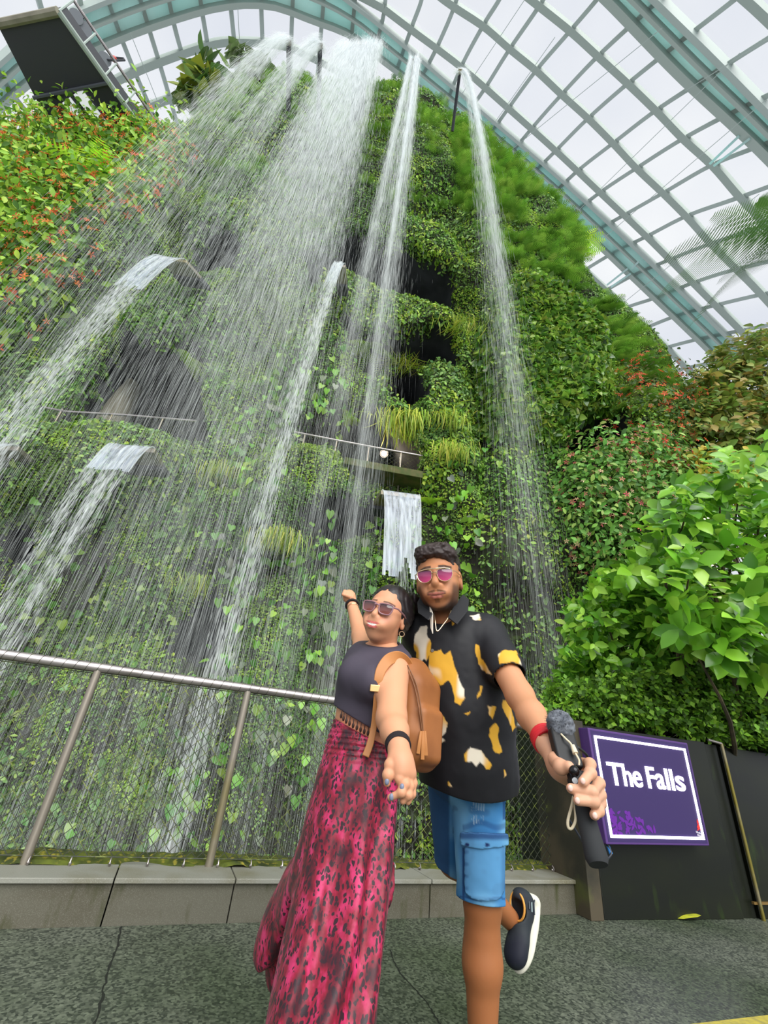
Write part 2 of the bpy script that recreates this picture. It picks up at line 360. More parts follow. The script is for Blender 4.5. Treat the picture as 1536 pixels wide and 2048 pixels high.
def put_text(nm, txt, u_a, u_b, v_a, v_b, m, parent, off, bold=.02, ex=.004, one=False):
    v, f = text_mesh(txt, 1, bold, .02)
    mn, mxx = v.min(0), v.max(0); x = (v[:, 0] - mn[0]) / (mxx[0] - mn[0]); y = (v[:, 1] - mn[1]) / (mxx[1] - mn[1]); z = v[:, 2] / .02
    P = [bil(u_a + (u_b - u_a) * a, v_a + (v_b - v_a) * b_, off + ex * c) for a, b_, c in zip(x, y, z)]
    return MB().add(P, f).build(nm, m, parent, smooth=False)
ltr = [('T', 697, 766), ('h', 771, 813), ('e', 819, 864), ('F', 893, 936), ('a', 940, 984), ('l', 993, 1007), ('l', 1019, 1033), ('s', 1044, 1092)]
for ch, a, b_ in ltr:
    a = .12 + (a - 697) / 398 * .756; b_ = .12 + (b_ - 697) / 398 * .756
    tall = ch in 'ThFl'; put_text('letter', ch, a, b_, .495, .70 if tall else .642, GLOW, sg, .004, bold=.012)
FLW = mat('violet_print', (96, 34, 140), .4)
mm = MB(); rs = random.Random(3)
for k in range(90):     # printed flowers: rounded petals in a heap at the lower left
    cu_, cv = rs.uniform(.07, .5), rs.uniform(.09, .30)
    if cv > .30 - .36 * max(0, cu_ - .16) or (cu_ > .30 and cv > .24 - .5 * (cu_ - .3)): continue
    an = rs.uniform(0, 6.28); ln, wd = rs.uniform(.016, .03), rs.uniform(.006, .011); P = []
    for j in range(12):
        t = j / 12 * 2 * math.pi; x_, y_ = ln * math.cos(t), wd * math.sin(t) * (1.1 + .6 * math.cos(t)); P.append(bil(cu_ + x_ * math.cos(an) - y_ * math.sin(an), cv + (x_ * math.sin(an) + y_ * math.cos(an)) * 1.4, .0022 + k * 1e-5))
    mm.add(P, [tuple(range(12))])
mm.build('flower_print', FLW, sg, smooth=False)
mm = MB()
fl = [(.895, .135), (.91, .15), (.905, .17), (.918, .19), (.915, .215), (.925, .245), (.933, .215), (.93, .195), (.943, .175), (.938, .16), (.95, .145), (.935, .137), (.928, .155), (.92, .14)]
mm.add([bil(a, b_, .0025) for a, b_ in fl], [tuple(range(len(fl)))]); mm.build('red_emblem', mat('red_print', (215, 45, 40), .4), sg, smooth=False)
WPR = mat('pale_print', (205, 200, 215), .4)
mm = MB()
for (ua, va, n_) in ((.884, .115, 5), (.892, .088, 6)):     # two rows of tiny pale marks, too small to read
    for k in range(n_):
        a_ = ua + k * .0115; h_ = (.017, .021, .015, .02, .016, .019)[k]
        mm.add([bil(a_, va - .004 * k, .003), bil(a_ + .008, va - .004 * k, .003), bil(a_ + .006, va - .004 * k + h_, .003), bil(a_ - .001, va - .004 * k + h_, .003)], [(0, 1, 2, 3)])
mm.build('small_print', WPR, sg, smooth=False)
cb = empty('power_cable', pp(.0, .1, .3), 'black power cable hanging from the sign with a blue connector', 'cable')
MB().tube(spline([sp(.10, .47, -.05), sp(.11, .42, -.03), sp(.07, .39, -.02), sp(-.02, .37, 0), sp(-.12, .43, .01), sp(-.3, .62, .04)], 24), .008, 8).build('cord', mat('black_rubber', (38, 42, 50), .4), cb)
MB().tube([sp(.108, .455, -.05), sp(.112, .41, -.033)], .013, 10).build('connector', mat('blue_plastic', (50, 120, 190), .4), cb)
# fallen leaf
lf = atZ(1372, 1836, FZ + .012)
mm = MB(); o2 = [(-.1, .0), (-.05, .035), (0, .03), (.05, .045), (.1, .03), (.115, -.005), (.07, -.03), (.02, -.028), (-.04, -.03)]
V = [lf + np.array([a, b_, .008 + .02 * math.sin(9 * a + 2 * b_)]) for a, b_ in o2] + [lf + np.array([0, 0, .018])]
mm.add(V, [(i, (i + 1) % 9, 9) for i in range(9)]); mm.tube([lf + np.array([-.1, 0, .01]), lf + np.array([-.14, .03, .03]), lf + np.array([-.165, .05, .05])], .004, 6)
tag(mm.build('fallen_leaf', mat('yellow_leaf', (188, 190, 50), .5, noise=[(25, (140, 150, 50), .4, .7, (1, 1, 1))])), 'curled yellow fallen leaf lying on the path at the foot of the black panels', 'leaf')
LB = np.array([1.5, 1.38, 1.1])
# ---------------------------------------------------------------- the planted mountain
def interp(z, T): T = np.array(T); return np.interp(z, T[:, 0], T[:, 1])
XR = [(-4, 9.4), (5, 9.2), (9, 9.6), (11.3, 9.7), (12.8, 9.5), (14.8, 9.1), (16, 8.2), (17.4, 7.5), (19.2, 7.0), (21, 6.9), (23.7, 6.3), (25.2, 5.4), (27.4, 4), (29.8, 2.8), (32.5, 1.5), (34.2, .9), (35.4, .2), (36, -1.2)]
XL = [(-4, -24), (10, -24), (18, -22), (20.5, -19.8), (23.5, -18.4), (24.6, -16), (25.2, -13.2), (26.2, -12), (29.5, -10.2), (33, -7.6), (35, -5), (36, -3)]
YE = 11.3
def base(s, z):
    xr, xl = interp(z, XR), interp(z, XL); xc = (xr + xl) / 2; a = (xr - xl) / 2
    sx = np.sin(s * math.pi / 2); x = xc + a * sx
    yf = 8.5 + .045 * z; b = YE - yf + .3
    # the right flank turns away faster than the broad left one
    dr = np.clip((xr - x) / 4.0, 0, 1); dl = np.clip((x - xl) / 6.0, 0, 1)
    prof = np.minimum(np.sqrt(1 - (1 - dr) ** 2), np.sqrt(1 - (1 - dl) ** 2)); top = np.clip((36.6 - z) / 6, 0, 1) ** .5
    y = YE + .3 - b * prof * (.3 + .7 * top)
    return np.stack([x, y, np.broadcast_to(z, x.shape)], -1)
nS, nZ = 620, 560
tz = np.linspace(0, 1, nZ); zz = -4 + 40.0 * (tz ** 1.25)
sg_ = np.linspace(-1, 1, nS)
B = base(sg_[None, :] * np.ones((nZ, 1)), zz[:, None] * np.ones((1, nS)))
du = np.gradient(B, axis=1); dv = np.gradient(B, axis=0); NB = np.cross(dv, du); NB /= np.linalg.norm(NB, axis=-1, keepdims=True) + 1e-9
NB[..., 2] *= .25
if NB[nZ // 2, nS // 2, 1] > 0: NB = -NB
NB /= np.linalg.norm(NB, axis=-1, keepdims=True) + 1e-9
# rolls and mounds: (pixel polygon of where the lump shows, outward push, softness px)
MOUNDS = [
 ([(395, 470), (370, 420), (430, 340), (500, 322), (565, 335), (560, 400), (500, 430), (440, 470)], .9, 30),
 ([(690, 480), (690, 400), (730, 380), (790, 390), (810, 440), (790, 490), (720, 500)], .9, 22),
 ([(800, 520), (790, 450), (850, 455), (910, 480), (930, 530), (900, 560), (850, 545)], .9, 22),
 ([(640, 560), (690, 548), (760, 575), (850, 595), (905, 620), (918, 655), (900, 690), (850, 680), (760, 690), (700, 650), (670, 620)], 1.0, 22),
 ([(560, 700), (600, 610), (650, 580), (690, 640), (712, 700), (700, 800), (640, 850), (590, 860), (560, 780)], .7, 26),
 ([(235, 700), (250, 640), (300, 580), (360, 560), (450, 525), (540, 560), (540, 640), (450, 660), (380, 690), (330, 720)], 1.1, 28),
 ([(0, 1020), (0, 880), (80, 860), (200, 850), (310, 862), (360, 890), (340, 930), (260, 960), (120, 1040)], 1.0, 30),
 ([(490, 1080), (490, 930), (540, 900), (600, 893), (660, 900), (695, 935), (700, 960), (670, 1030), (600, 1050), (560, 1100)], .8, 26),
 ([(370, 1140), (390, 1010), (430, 970), (480, 980), (475, 1060), (440, 1140)], .6, 20),
 ([(840, 960), (835, 860), (850, 730), (880, 710), (920, 730), (950, 800), (945, 950), (900, 1000)], .55, 22),
 ([(1000, 850), (985, 700), (1000, 600), (1050, 565), (1130, 580), (1190, 650), (1205, 760), (1190, 840), (1100, 870)], 1.0, 30),
 ([(990, 1160), (990, 900), (1040, 870), (1110, 855), (1142, 880), (1140, 1000), (1130, 1180)], .5, 22),
 ([(1150, 1100), (1145, 930), (1200, 900), (1280, 910), (1340, 980), (1360, 1080), (1250, 1120)], .9, 26),
 ([(1240, 900), (1250, 800), (1300, 760), (1370, 800), (1380, 900), (1330, 960)], .6, 20),
 ([(930, 560), (930, 420), (1000, 380), (1090, 400), (1140, 470), (1140, 560), (1050, 580)], .7, 26),
 ([(680, 300), (700, 240), (800, 230), (900, 260), (930, 340), (850, 380), (720, 360)], .8, 24),
 ([(0, 640), (0, 340), (130, 290), (290, 300), (350, 380), (300, 480), (180, 560), (90, 620)], 1.1, 36),
 ([(700, 1190), (690, 1090), (740, 1065), (830, 1070), (850, 1190)], .4, 18),
 ([(370, 250), (480, 180), (580, 160), (640, 200), (600, 280), (480, 320), (400, 320)], .9, 26),
]
CAVES = [  # hollows and gallery openings: polygon, depth, softness
 ([(612, 500), (640, 478), (700, 482), (745, 500), (800, 520), (850, 545), (898, 560), (915, 600), (905, 620), (850, 596), (770, 578), (700, 548), (650, 552), (622, 535)], 2.4, 9),
 ([(690, 655), (740, 690), (800, 690), (860, 680), (905, 690), (920, 712), (905, 725), (870, 708), (800, 705), (745, 720), (715, 712)], 2.2, 8),
 ([(785, 790), (780, 730), (810, 712), (840, 722), (852, 760), (850, 800), (820, 808)], 1.6, 7),
 ([(598, 890), (600, 850), (650, 830), (700, 790), (740, 800), (775, 830), (800, 870), (842, 905), (838, 950), (815, 962), (770, 955), (700, 940), (680, 905), (640, 893)], 2.6, 8),
 ([(100, 850), (160, 780), (230, 705), (300, 715), (340, 730), (400, 700), (395, 780), (395, 845), (300, 856), (190, 846)], 2.8, 12),
 ([(385, 540), (395, 490), (440, 468), (480, 480), (455, 515), (440, 530)], 1.8, 8),
 ([(1140, 885), (1140, 855), (1180, 835), (1230, 825), (1255, 850), (1262, 920), (1235, 930), (1190, 895)], 2.2, 9),
 ([(612, 1040), (680, 1000), (760, 1000), (765, 1060), (735, 1065), (690, 1075)], 1.0, 10),
 ([(0, 1060), (60, 1050), (50, 1100), (0, 1110)], 1.0, 12),
 ([(330, 1290), (360, 1230), (420, 1180), (440, 1260), (400, 1320)], .8, 16),
]
lump = fbm(B * [1, 1, .8], .55, 4); ridg = fbm(B * [1, 1, .35] + 31, 1.1, 3)
D = np.maximum(lump, -.2) * 1.7 + ridg * .35
edge = np.clip(1 - np.abs(sg_), 0, .12)[None, :] / .12
for poly, amp, soft in MOUNDS:
    px, py = proj(B + NB * (amp * .6)); d = sdpoly(px, py, poly); m_ = sstep(soft, -soft * 1.3, d)
    D = D * (1 - .5 * m_) + amp * m_ ** .7
cmask = np.zeros_like(D)
for poly, dep, soft in CAVES:
    px, py = proj(B + NB * .3); d = sdpoly(px, py, poly); m_ = sstep(soft, -soft, d)
    D = D * (1 - m_) - dep * m_ * (.85 + .3 * vnoise(B, .9)); cmask = np.maximum(cmask, m_)
D *= edge ** .5
MT = B + NB * D[..., None]
idx = np.arange(nS * nZ).reshape(nZ, nS)
FQ = np.stack([idx[:-1, :-1], idx[:-1, 1:], idx[1:, 1:], idx[1:, :-1]], -1).reshape(-1, 4)
# close the back of the hill with a simple shell
CMf = ((cmask[:-1, :-1] + cmask[1:, 1:]) / 2).ravel()
mount = empty('mountain', (0, 12, -4), 'tall rounded artificial mountain wall with dark hollows and open galleries, covered in plants', 'mountain')
mesh_np('rock_face', MT, FQ, None, mount, smooth=True, mats=[M['rock'], M['cave']], midx=(CMf > .1).astype(int))
bk = np.concatenate([MT[:, :1], MT[:, :1] + [.5, 2.5, 0], (MT[:, :1] + MT[:, -1:]) / 2 + [0, 5, 0], MT[:, -1:] + [-.5, 2.5, 0], MT[:, -1:]], 1)[::8]
i5 = np.arange(bk.shape[0] * 5).reshape(-1, 5)
o = mesh_np('back_shell', bk, np.stack([i5[:-1, :-1], i5[1:, :-1], i5[1:, 1:], i5[:-1, 1:]], -1).reshape(-1, 4), M['rock'], mount)
# face data for planting
C_ = (MT[:-1, :-1] + MT[:-1, 1:] + MT[1:, 1:] + MT[1:, :-1]) / 4
e1 = MT[:-1, 1:] - MT[:-1, :-1]; e2 = MT[1:, :-1] - MT[:-1, :-1]; cr_ = np.cross(e1, e2); AR = np.linalg.norm(cr_, axis=-1)
FN = cr_ / (AR[..., None] + 1e-9)
if FN[nZ // 3, nS // 2, 1] > 0: FN = -FN
CM = (cmask[:-1, :-1] + cmask[1:, 1:]) / 2
FPX, FPY = proj(C_); DP = depth(C_)
VIS = (FPX > -260) & (FPX < 1800) & (FPY > -200) & (FPY < 2000) & (DP > 1) & (CM < .10)
def sample(n, w):
    """n random surface points with weight w per face"""
    w = (w * AR).ravel(); w = w / w.sum(); k = rng.choice(w.size, n, p=w); i, j = np.divmod(k, nS - 1)
    a, b_ = rng.random((2, n, 1)); P = MT[i, j] + a * (MT[i, j + 1] - MT[i, j]) + b_ * (MT[i + 1, j] - MT[i, j])
    return P, FN[i, j], i, j

# leaf outlines in a unit frame: x across, y along, z lift
def tmpl(kind):
    if kind == 'small': V = [(0, 0, 0), (.36, .45, .10), (0, 1, 0), (-.36, .45, .10)]; Fc = [(0, 1, 2, 2), (0, 2, 3, 3)]
    elif kind == 'oval':
        V = [(0, 0, 0), (.2, .25, .07), (.27, .55, .09), (.14, .84, .03), (0, 1, -.06), (-.14, .84, .03), (-.27, .55, .09), (-.2, .25, .07), (0, .3, 0), (0, .7, .0)]
        Fc = [(0, 1, 8, 8), (1, 2, 9, 8), (2, 3, 4, 9), (9, 4, 5, 6), (8, 9, 6, 7), (0, 8, 7, 7)]
    elif kind == 'heart':
        V = [(0, .12, 0), (.2, -.04, .05), (.42, .1, .09), (.45, .35, .08), (.3, .68, .03), (0, 1.05, -.1), (-.3, .68, .03), (-.45, .35, .08), (-.42, .1, .09), (-.2, -.04, .05), (0, .45, -.02)]
        Fc = [(0, 1, 2, 10), (2, 3, 4, 10), (10, 4, 5, 6), (10, 6, 7, 8), (10, 8, 9, 0)]
    elif kind == 'blade': V = [(.014, 0, 0), (.016, .3, .16), (.014, .7, .12), (0, 1, -.02), (-.014, .7, .12), (-.016, .3, .16), (-.014, 0, 0)]; Fc = [(0, 1, 5, 6), (1, 2, 4, 5), (2, 3, 4, 4)]
    elif kind == 'star':   # five-petalled flower
        V = [(0, 0, 0)]; Fc = []
        for k in range(5):
            a = k * 1.2566; V += [(math.cos(a + .3) * .3, math.sin(a + .3) * .3, .1), (math.cos(a) * .5, math.sin(a) * .5, .05), (math.cos(a - .3) * .3, math.sin(a - .3) * .3, .1)]; Fc += [(0, 1 + 3 * k + 2, 2 + 3 * k, 1 + 3 * k)]
    return np.array(V, float), np.array(Fc)
TM = {k: tmpl(k) for k in ('small', 'oval', 'heart', 'blade', 'star')}
def unit(v): return v / (np.linalg.norm(v, axis=-1, keepdims=True) + 1e-9)
def leaf_arrays(P, Nn, size, kind, cols, down=.6, jn=.5, lift=.02, jd=.8, curl=1.0):
    n = len(P); V, Fc = TM[kind]
    nn = unit(Nn + rng.normal(0, jn, (n, 3))); d = rng.normal(0, jd, (n, 3)) + [0, 0, -down]; d = unit(d - (d * nn).sum(-1, keepdims=True) * nn); w = np.cross(nn, d)
    size = np.broadcast_to(np.asarray(size, float), (n,))[:, None, None] * (.7 + .6 * rng.random((n, 1, 1)))
    base_ = P + Nn * lift
    G = base_[:, None] + size * (V[None, :, 0:1] * w[:, None] + V[None, :, 1:2] * d[:, None] + V[None, :, 2:3] * curl * nn[:, None])
    c = cols[:, None] * np.ones((1, len(V), 1)); F_ = Fc[None] + (np.arange(n) * len(V))[:, None, None]
    return G.reshape(-1, 3), F_.reshape(-1, 4), c.reshape(-1, 3)
def tri_fix(F_): return F_
def leaf_mesh(name, parts, m, parent=None):
    V, Fq, Cc, b0 = [], [], [], 0
    for (v, f, c) in parts: V.append(v); Fq.append(f + b0); Cc.append(c); b0 += len(v)
    V = np.concatenate(V); Fq = np.concatenate(Fq); Cc = np.concatenate(Cc)
    tri = Fq[:, 2] == Fq[:, 3]; q = Fq[~tri]; t = Fq[tri][:, :3]
    T_ = np.concatenate([t, q[:, [0, 1, 2]], q[:, [0, 2, 3]]]) if len(q) else t
    return mesh_np(name, V, T_, m, parent, col=Cc, smooth=len(V) < 2e5)
def pal(n, cols, jit=.12, w=None):
    c = LB * s2l(np.array(cols))[rng.choice(len(cols), n, p=w)]; return np.clip(c * (1 + rng.normal(0, jit, (n, 1))) * (1 + rng.normal(0, .05, (n, 3))), .002, .95)
# species zones on the hillside, by polygon
ZP = {
 'flowers_left': [(-300, 700), (-300, 250), (100, 240), (290, 260), (360, 330), (290, 420), (170, 520), (90, 600), (0, 680)],
 'vine_right': [(965, 880), (960, 700), (985, 600), (1050, 555), (1130, 570), (1200, 650), (1225, 790), (1210, 850), (1100, 880)],
 'ferns_right': [(930, 430), (900, 260), (960, 270), (1060, 370), (1160, 480), (1150, 560), (1250, 640), (1350, 780), (1240, 840), (1200, 650), (1130, 560), (1020, 560)],
 'red_right': [(1240, 880), (1230, 790), (1310, 740), (1400, 800), (1400, 950), (1310, 960)],
 'pink_right': [(1145, 1110), (1145, 900), (1210, 880), (1310, 900), (1400, 990), (1370, 1110), (1250, 1140)],
 'hearts': [(300, 1750), (360, 1300), (420, 1120), (430, 900), (520, 740), (700, 680), (760, 700), (760, 860), (600, 900), (500, 1080), (700, 1080), (1000, 900), (1010, 700), (940, 700), (960, 1180), (700, 1240), (700, 1750)],
 'bigleft': [(-200, 1800), (-200, 1060), (200, 960), (450, 960), (360, 1300), (300, 1800)],
 'grey_left': [(330, 560), (370, 420), (440, 330), (580, 320), (580, 450), (480, 480), (420, 560)],
}
ZM = {k: sdpoly(FPX, FPY, v) < 0 for k, v in ZP.items()}
GA = [(66, 100, 44), (84, 122, 48), (104, 142, 56), (128, 164, 64), (60, 88, 44), (146, 170, 70)]
GB = [(88, 128, 72), (110, 150, 84), (70, 104, 62), (132, 168, 92)]
LIME = [(92, 148, 48), (116, 170, 60), (74, 130, 44), (136, 178, 78)]
def zonecols(i, j, pals):
    """colour patches that follow the planting, from low-frequency noise"""
    q = C_[i, j]; t = vnoise(q + 50, .55) * .7 + vnoise(q + 90, 2.2) * .3; t = np.clip((t - .3) / .4, 0, .999); k = (t * len(pals)).astype(int)
    out_ = np.zeros((len(i), 3))
    for a, pl in enumerate(pals):
        s_ = k == a
        if s_.any(): out_[s_] = pal(s_.sum(), pl)
    return out_
W0 = VIS / np.clip(DP, 6, 60) ** 2
patch = vnoise(C_ * [1, 1, .6] + 11, .7)
# small-leaved creeper over the whole hill
NSM = 470000
low = sstep(820, 1150, FPY); gap = sstep(.40, .60, vnoise(C_ * [1, 1, .55] + 77, 1.7) * .6 + vnoise(C_ + 5, 4.5) * .4)
P, n_, i, j = sample(NSM, W0 * (1 + .6 * (patch > .5)) * (1 - .93 * low * (1 - gap)))
szs = .026 + .0031 * DP[i, j]
cc = zonecols(i, j, [[(56, 86, 38), (74, 108, 42), (92, 126, 46)], GA, [(112, 150, 50), (140, 176, 60), (96, 134, 48)], GB, [(70, 108, 52), (92, 132, 56), (58, 92, 44)]])
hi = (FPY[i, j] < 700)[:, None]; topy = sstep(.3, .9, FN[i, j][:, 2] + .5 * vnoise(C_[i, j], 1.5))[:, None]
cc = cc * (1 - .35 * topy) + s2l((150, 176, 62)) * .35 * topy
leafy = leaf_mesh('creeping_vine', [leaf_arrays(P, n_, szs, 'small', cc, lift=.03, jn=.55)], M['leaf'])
tag(leafy, 'dense small-leaved green creeper covering the whole mountain wall', 'vine', kind='stuff')
P, n_, i, j = sample(46000, W0 * (1 - .8 * low) * (patch < .52) * (1 + 2 * ZM['grey_left']) * ~ZM['hearts'])
o = leaf_mesh('trailing_vine', [leaf_arrays(P, n_, .06 + .0052 * DP[i, j], 'oval', zonecols(i, j, [GB, GA, [(74, 118, 50), (112, 156, 66)]]), lift=.07, jn=.5)], M['leaf'])
tag(o, 'broader oval-leaved vine in patches between the moss on the mountain wall', 'vine', kind='stuff')
# leafy vine on the right shoulder
P, n_, i, j = sample(17000, VIS * ZM['vine_right'])
o = leaf_mesh('climbing_vine', [leaf_arrays(P, n_, .165, 'heart', pal(len(P), [(74, 116, 46), (92, 136, 52), (122, 158, 66), (56, 92, 40), (108, 132, 56)]), lift=.13, jn=.65)], M['leafgloss'])
tag(o, 'thick bright green climbing vine on the right shoulder of the mountain', 'vine', kind='stuff')
# heart leaved climber
def clusters(n, w, per, spread):
    P, n_, i, j = sample(n, w); k = rng.integers(per[0], per[1], n); a = np.repeat(np.arange(n), k)
    off = rng.normal(0, 1, (len(a), 3)) * spread; Q = P[a] + off - (off * n_[a]).sum(-1, keepdims=True) * n_[a] * .8
    return Q, n_[a]
Q, qn = clusters(150, VIS * ZM['hearts'] / DP ** .5, (3, 10), [.22, .1, .5])
o = leaf_mesh('heart_leaf_climber', [leaf_arrays(Q, qn, .165, 'heart', pal(len(Q), LIME + LIME + [(120, 132, 122), (96, 106, 108)]), down=1.6, jd=.45, lift=.16, jn=.6)], M['leafgloss'])
tag(o, 'lime green heart-shaped leaves hanging in clusters above the handrail behind the couple', 'climber', kind='stuff')
Q, qn = clusters(110, VIS * ZM['bigleft'] / DP ** .5, (2, 7), [.35, .1, .45])
o = leaf_mesh('heart_leaf_climber', [leaf_arrays(Q, qn, .15, 'heart', pal(len(Q), [(86, 134, 62), (76, 120, 58), (120, 148, 70), (64, 104, 52)]), down=1.2, jd=.6, lift=.13, jn=.65)], M['leafgloss'])
tag(o, 'green heart-shaped leaves on the misty lower left of the wall behind the wire mesh', 'climber', kind='stuff')
# feathery fern and flower shrubs
def shrubs(name, lab, cat, w, n, leafcols, size, flc=None, fln=0, fsz=.1, spread=.35, per=46, kind='small', lift=.25, bush=1.0):
    P, n_, i, j = sample(n, w); a = np.repeat(np.arange(n), per); r_ = rng.normal(0, 1, (len(a), 3)) * spread
    Q = P[a] + n_[a] * lift + r_; out_ = unit(r_ + n_[a] * .6 + [0, 0, .3])
    parts = [leaf_arrays(Q, out_, size, kind, pal(len(Q), leafcols), down=.2, jn=.5, jd=1.0)]
    o = leaf_mesh(name, parts, M['leaf']); tag(o, lab, cat, kind='stuff')
    if fln:
        a = rng.integers(0, n, fln); r_ = unit(rng.normal(0, 1, (fln, 3))) * spread * 1.7; Q = P[a] + n_[a] * (lift + .1) + r_ * [1, .7, 1]
        f = leaf_mesh('flowers', [leaf_arrays(Q, unit(r_ + n_[a]), fsz, 'star', pal(fln, flc), jn=.3)], M['leaf'], None)
        tag(f, flc_lab, 'flowers', kind='stuff')
flc_lab = 'orange and red blossoms scattered over the shrubs at the upper left'
shrubs('flowering_shrubs', 'bushy green shrubs on the upper left shoulder of the mountain', 'shrub', VIS * ZM['flowers_left'] / DP, 420, [(92, 138, 50), (122, 166, 60), (146, 184, 74), (70, 110, 44)], .22, [(204, 104, 58), (214, 126, 66), (196, 88, 52)], 3600, .24, .5, 60, 'oval', .3)
flc_lab = 'red and orange blossoms on the hanging shrub at the right edge of the mountain'
shrubs('flowering_shrubs', 'dark green shrub hanging with red blossoms beside the dark hollow on the right', 'shrub', VIS * ZM['red_right'], 100, [(72, 104, 50), (80, 92, 50), (56, 88, 42)], .11, [(186, 66, 50), (196, 92, 58)], 1000, .15, .3, 50, 'oval', .2)
flc_lab = 'pale pink bracts among the leaves below the dark hollow on the right'
shrubs('flowering_shrubs', 'mixed green shrub with pale pink bracts below the dark hollow on the right', 'shrub', VIS * ZM['pink_right'], 150, [(84, 136, 62), (104, 156, 76), (70, 112, 58), (130, 160, 90)], .14, [(196, 134, 130), (186, 96, 108), (206, 170, 156)], 800, .11, .3, 46, 'oval', .2)
def frond_arrays(p, d, nrm, ln, col, npin=16, wd=.28, droop=.5, tw=.27):
    """one fern frond: arching rachis with narrow leaflets on both sides"""
    d = unit(np.array(d, float)); side = unit(np.cross(d, [0, 0, 1.])); V, Fc = [], []; k = 0
    for a in range(npin):
        t = (a + .5) / npin; q = np.array(p) + d * ln * t + np.array([0, 0, -1]) * droop * ln * t * t
        tg = unit(d + np.array([0, 0, -1]) * 2 * droop * t); L_ = wd * ln * math.sin(math.pi * (t * .86 + .1)) ** .7
        for s_ in (-1, 1):
            dr = unit(side * s_ + tg * .45 + np.array([0, 0, -.15])); w_ = tg * ln / npin * tw
            e = q + dr * L_; mid = q + dr * L_ * .55
            V += [q - w_, mid - w_ * .8, e, mid + w_ * .8, q + w_]; Fc += [(k, k + 1, k + 3, k + 4), (k + 1, k + 2, k + 3, k + 3)]; k += 5
    V = np.array(V); return V, np.array(Fc), np.ones((len(V), 1)) * np.asarray(col)[None]
def fern(p, nrm, ln, n=9, cols=LIME, droop=.55, npin=14):
    parts = []
    for k in range(n):
        a = 2 * math.pi * k / n + random.uniform(-.3, .3); d = unit(np.array([math.cos(a), math.sin(a) * .7, .55]) + np.array(nrm) * .8)
        parts.append(frond_arrays(p, d, nrm, ln * random.uniform(.7, 1.1), pal(1, cols)[0], npin, .26, droop))
    return parts
FER = [(88, 132, 50), (104, 148, 58), (76, 116, 46), (122, 162, 74)]
P, n_, i, j = sample(210, VIS * ZM['ferns_right'] / DP)
parts = []
for a in range(len(P)): parts += fern(P[a], n_[a], .046 * DP[i[a], j[a]], 8, FER, .6, 13)
o = leaf_mesh('feathery_ferns', parts, M['leaf']); tag(o, 'feathery pale green ferns along the right skyline of the mountain', 'ferns', kind='stuff')
P, n_, i, j = sample(130, VIS * (FPY < 420) * (FPX > 340) / DP)
parts = []
for a in range(len(P)): parts += fern(P[a], n_[a], .034 * DP[i[a], j[a]], 8, FER, .6, 11)
o = leaf_mesh('feathery_ferns', parts, M['leaf']); tag(o, 'soft green ferns growing around the summit behind the falling water', 'ferns', kind='stuff')
# individual ferns and hanging grass tufts on the wall
def hit(px, py):
    d2 = (FPX - px) ** 2 + (FPY - py) ** 2 + (DP * 3); k = np.argmin(np.where(DP > 1, d2, 1e12)); i, j = np.divmod(k, nS - 1)
    return C_[i, j], FN[i, j]
SINGLE = [(365, 725, .8, 'bright fern at the right end of the left gallery opening'), (205, 385, 1.9, 'long yellow-green fern frond cluster among the orange blossoms'), (690, 838, .5, 'small bright fern hanging in the middle gallery opening'), (800, 790, .7, 'lime fern beside the pillar under the round hollow'), (735, 700, .8, 'fern under the moss roll left of the second narrow fall'), (1160, 500, 1.2, 'fern standing out on the right skyline'), (860, 1010, .5, 'small fern right of the straight glassy fall')]
for (x, y, s_, lab) in SINGLE:
    p_, q_ = hit(x, y); o = leaf_mesh('fern', fern(p_, q_, s_, 10, [(150, 200, 60), (170, 212, 80)], .5, 14), M['leaf']); tag(o, lab, 'fern', 'single ferns on the wall')
GR = [(820, 838, .7, 150, 'long tuft of yellow-green grass hanging over the middle gallery'), (800, 712, .5, 80, 'fringe of grass hanging over the round dark hollow'), (760, 716, .45, 60, 'short grass fringe beside the round hollow, under the narrow fall'), (905, 905, .45, 60, 'yellow grass tuft on the pillar right of the gallery'), (905, 640, .5, 50, 'grass tuft at the right end of the big moss roll'), (555, 1062, .45, 90, 'yellowish grass tuft low on the wall left of centre'), (450, 942, .45, 70, 'grass tuft hanging above the leaning moss pillar on the left'), (395, 1138, .4, 60, 'lowest grass tuft on the left, near the handrail'), (885, 838, .5, 60, 'grass tuft hanging on the mossy pillar')]
for (x, y, s_, n2_, lab) in GR:
    n2_ = int(n2_ * 2.0)
    p_, q_ = hit(x, y); a = rng.normal(0, 1, (n2_, 3)) * [s_ * .5, .1, s_ * .12] + p_ + q_ * .15
    o = leaf_mesh('grass_tuft', [leaf_arrays(a, np.tile(q_, (n2_, 1)), s_, 'blade', pal(n2_, [(134, 158, 56), (112, 146, 48), (156, 166, 72)]), down=2.5, jd=.35, lift=.1, jn=.5)], M['leaf'])
    tag(o, lab, 'grass', 'hanging grass tufts')
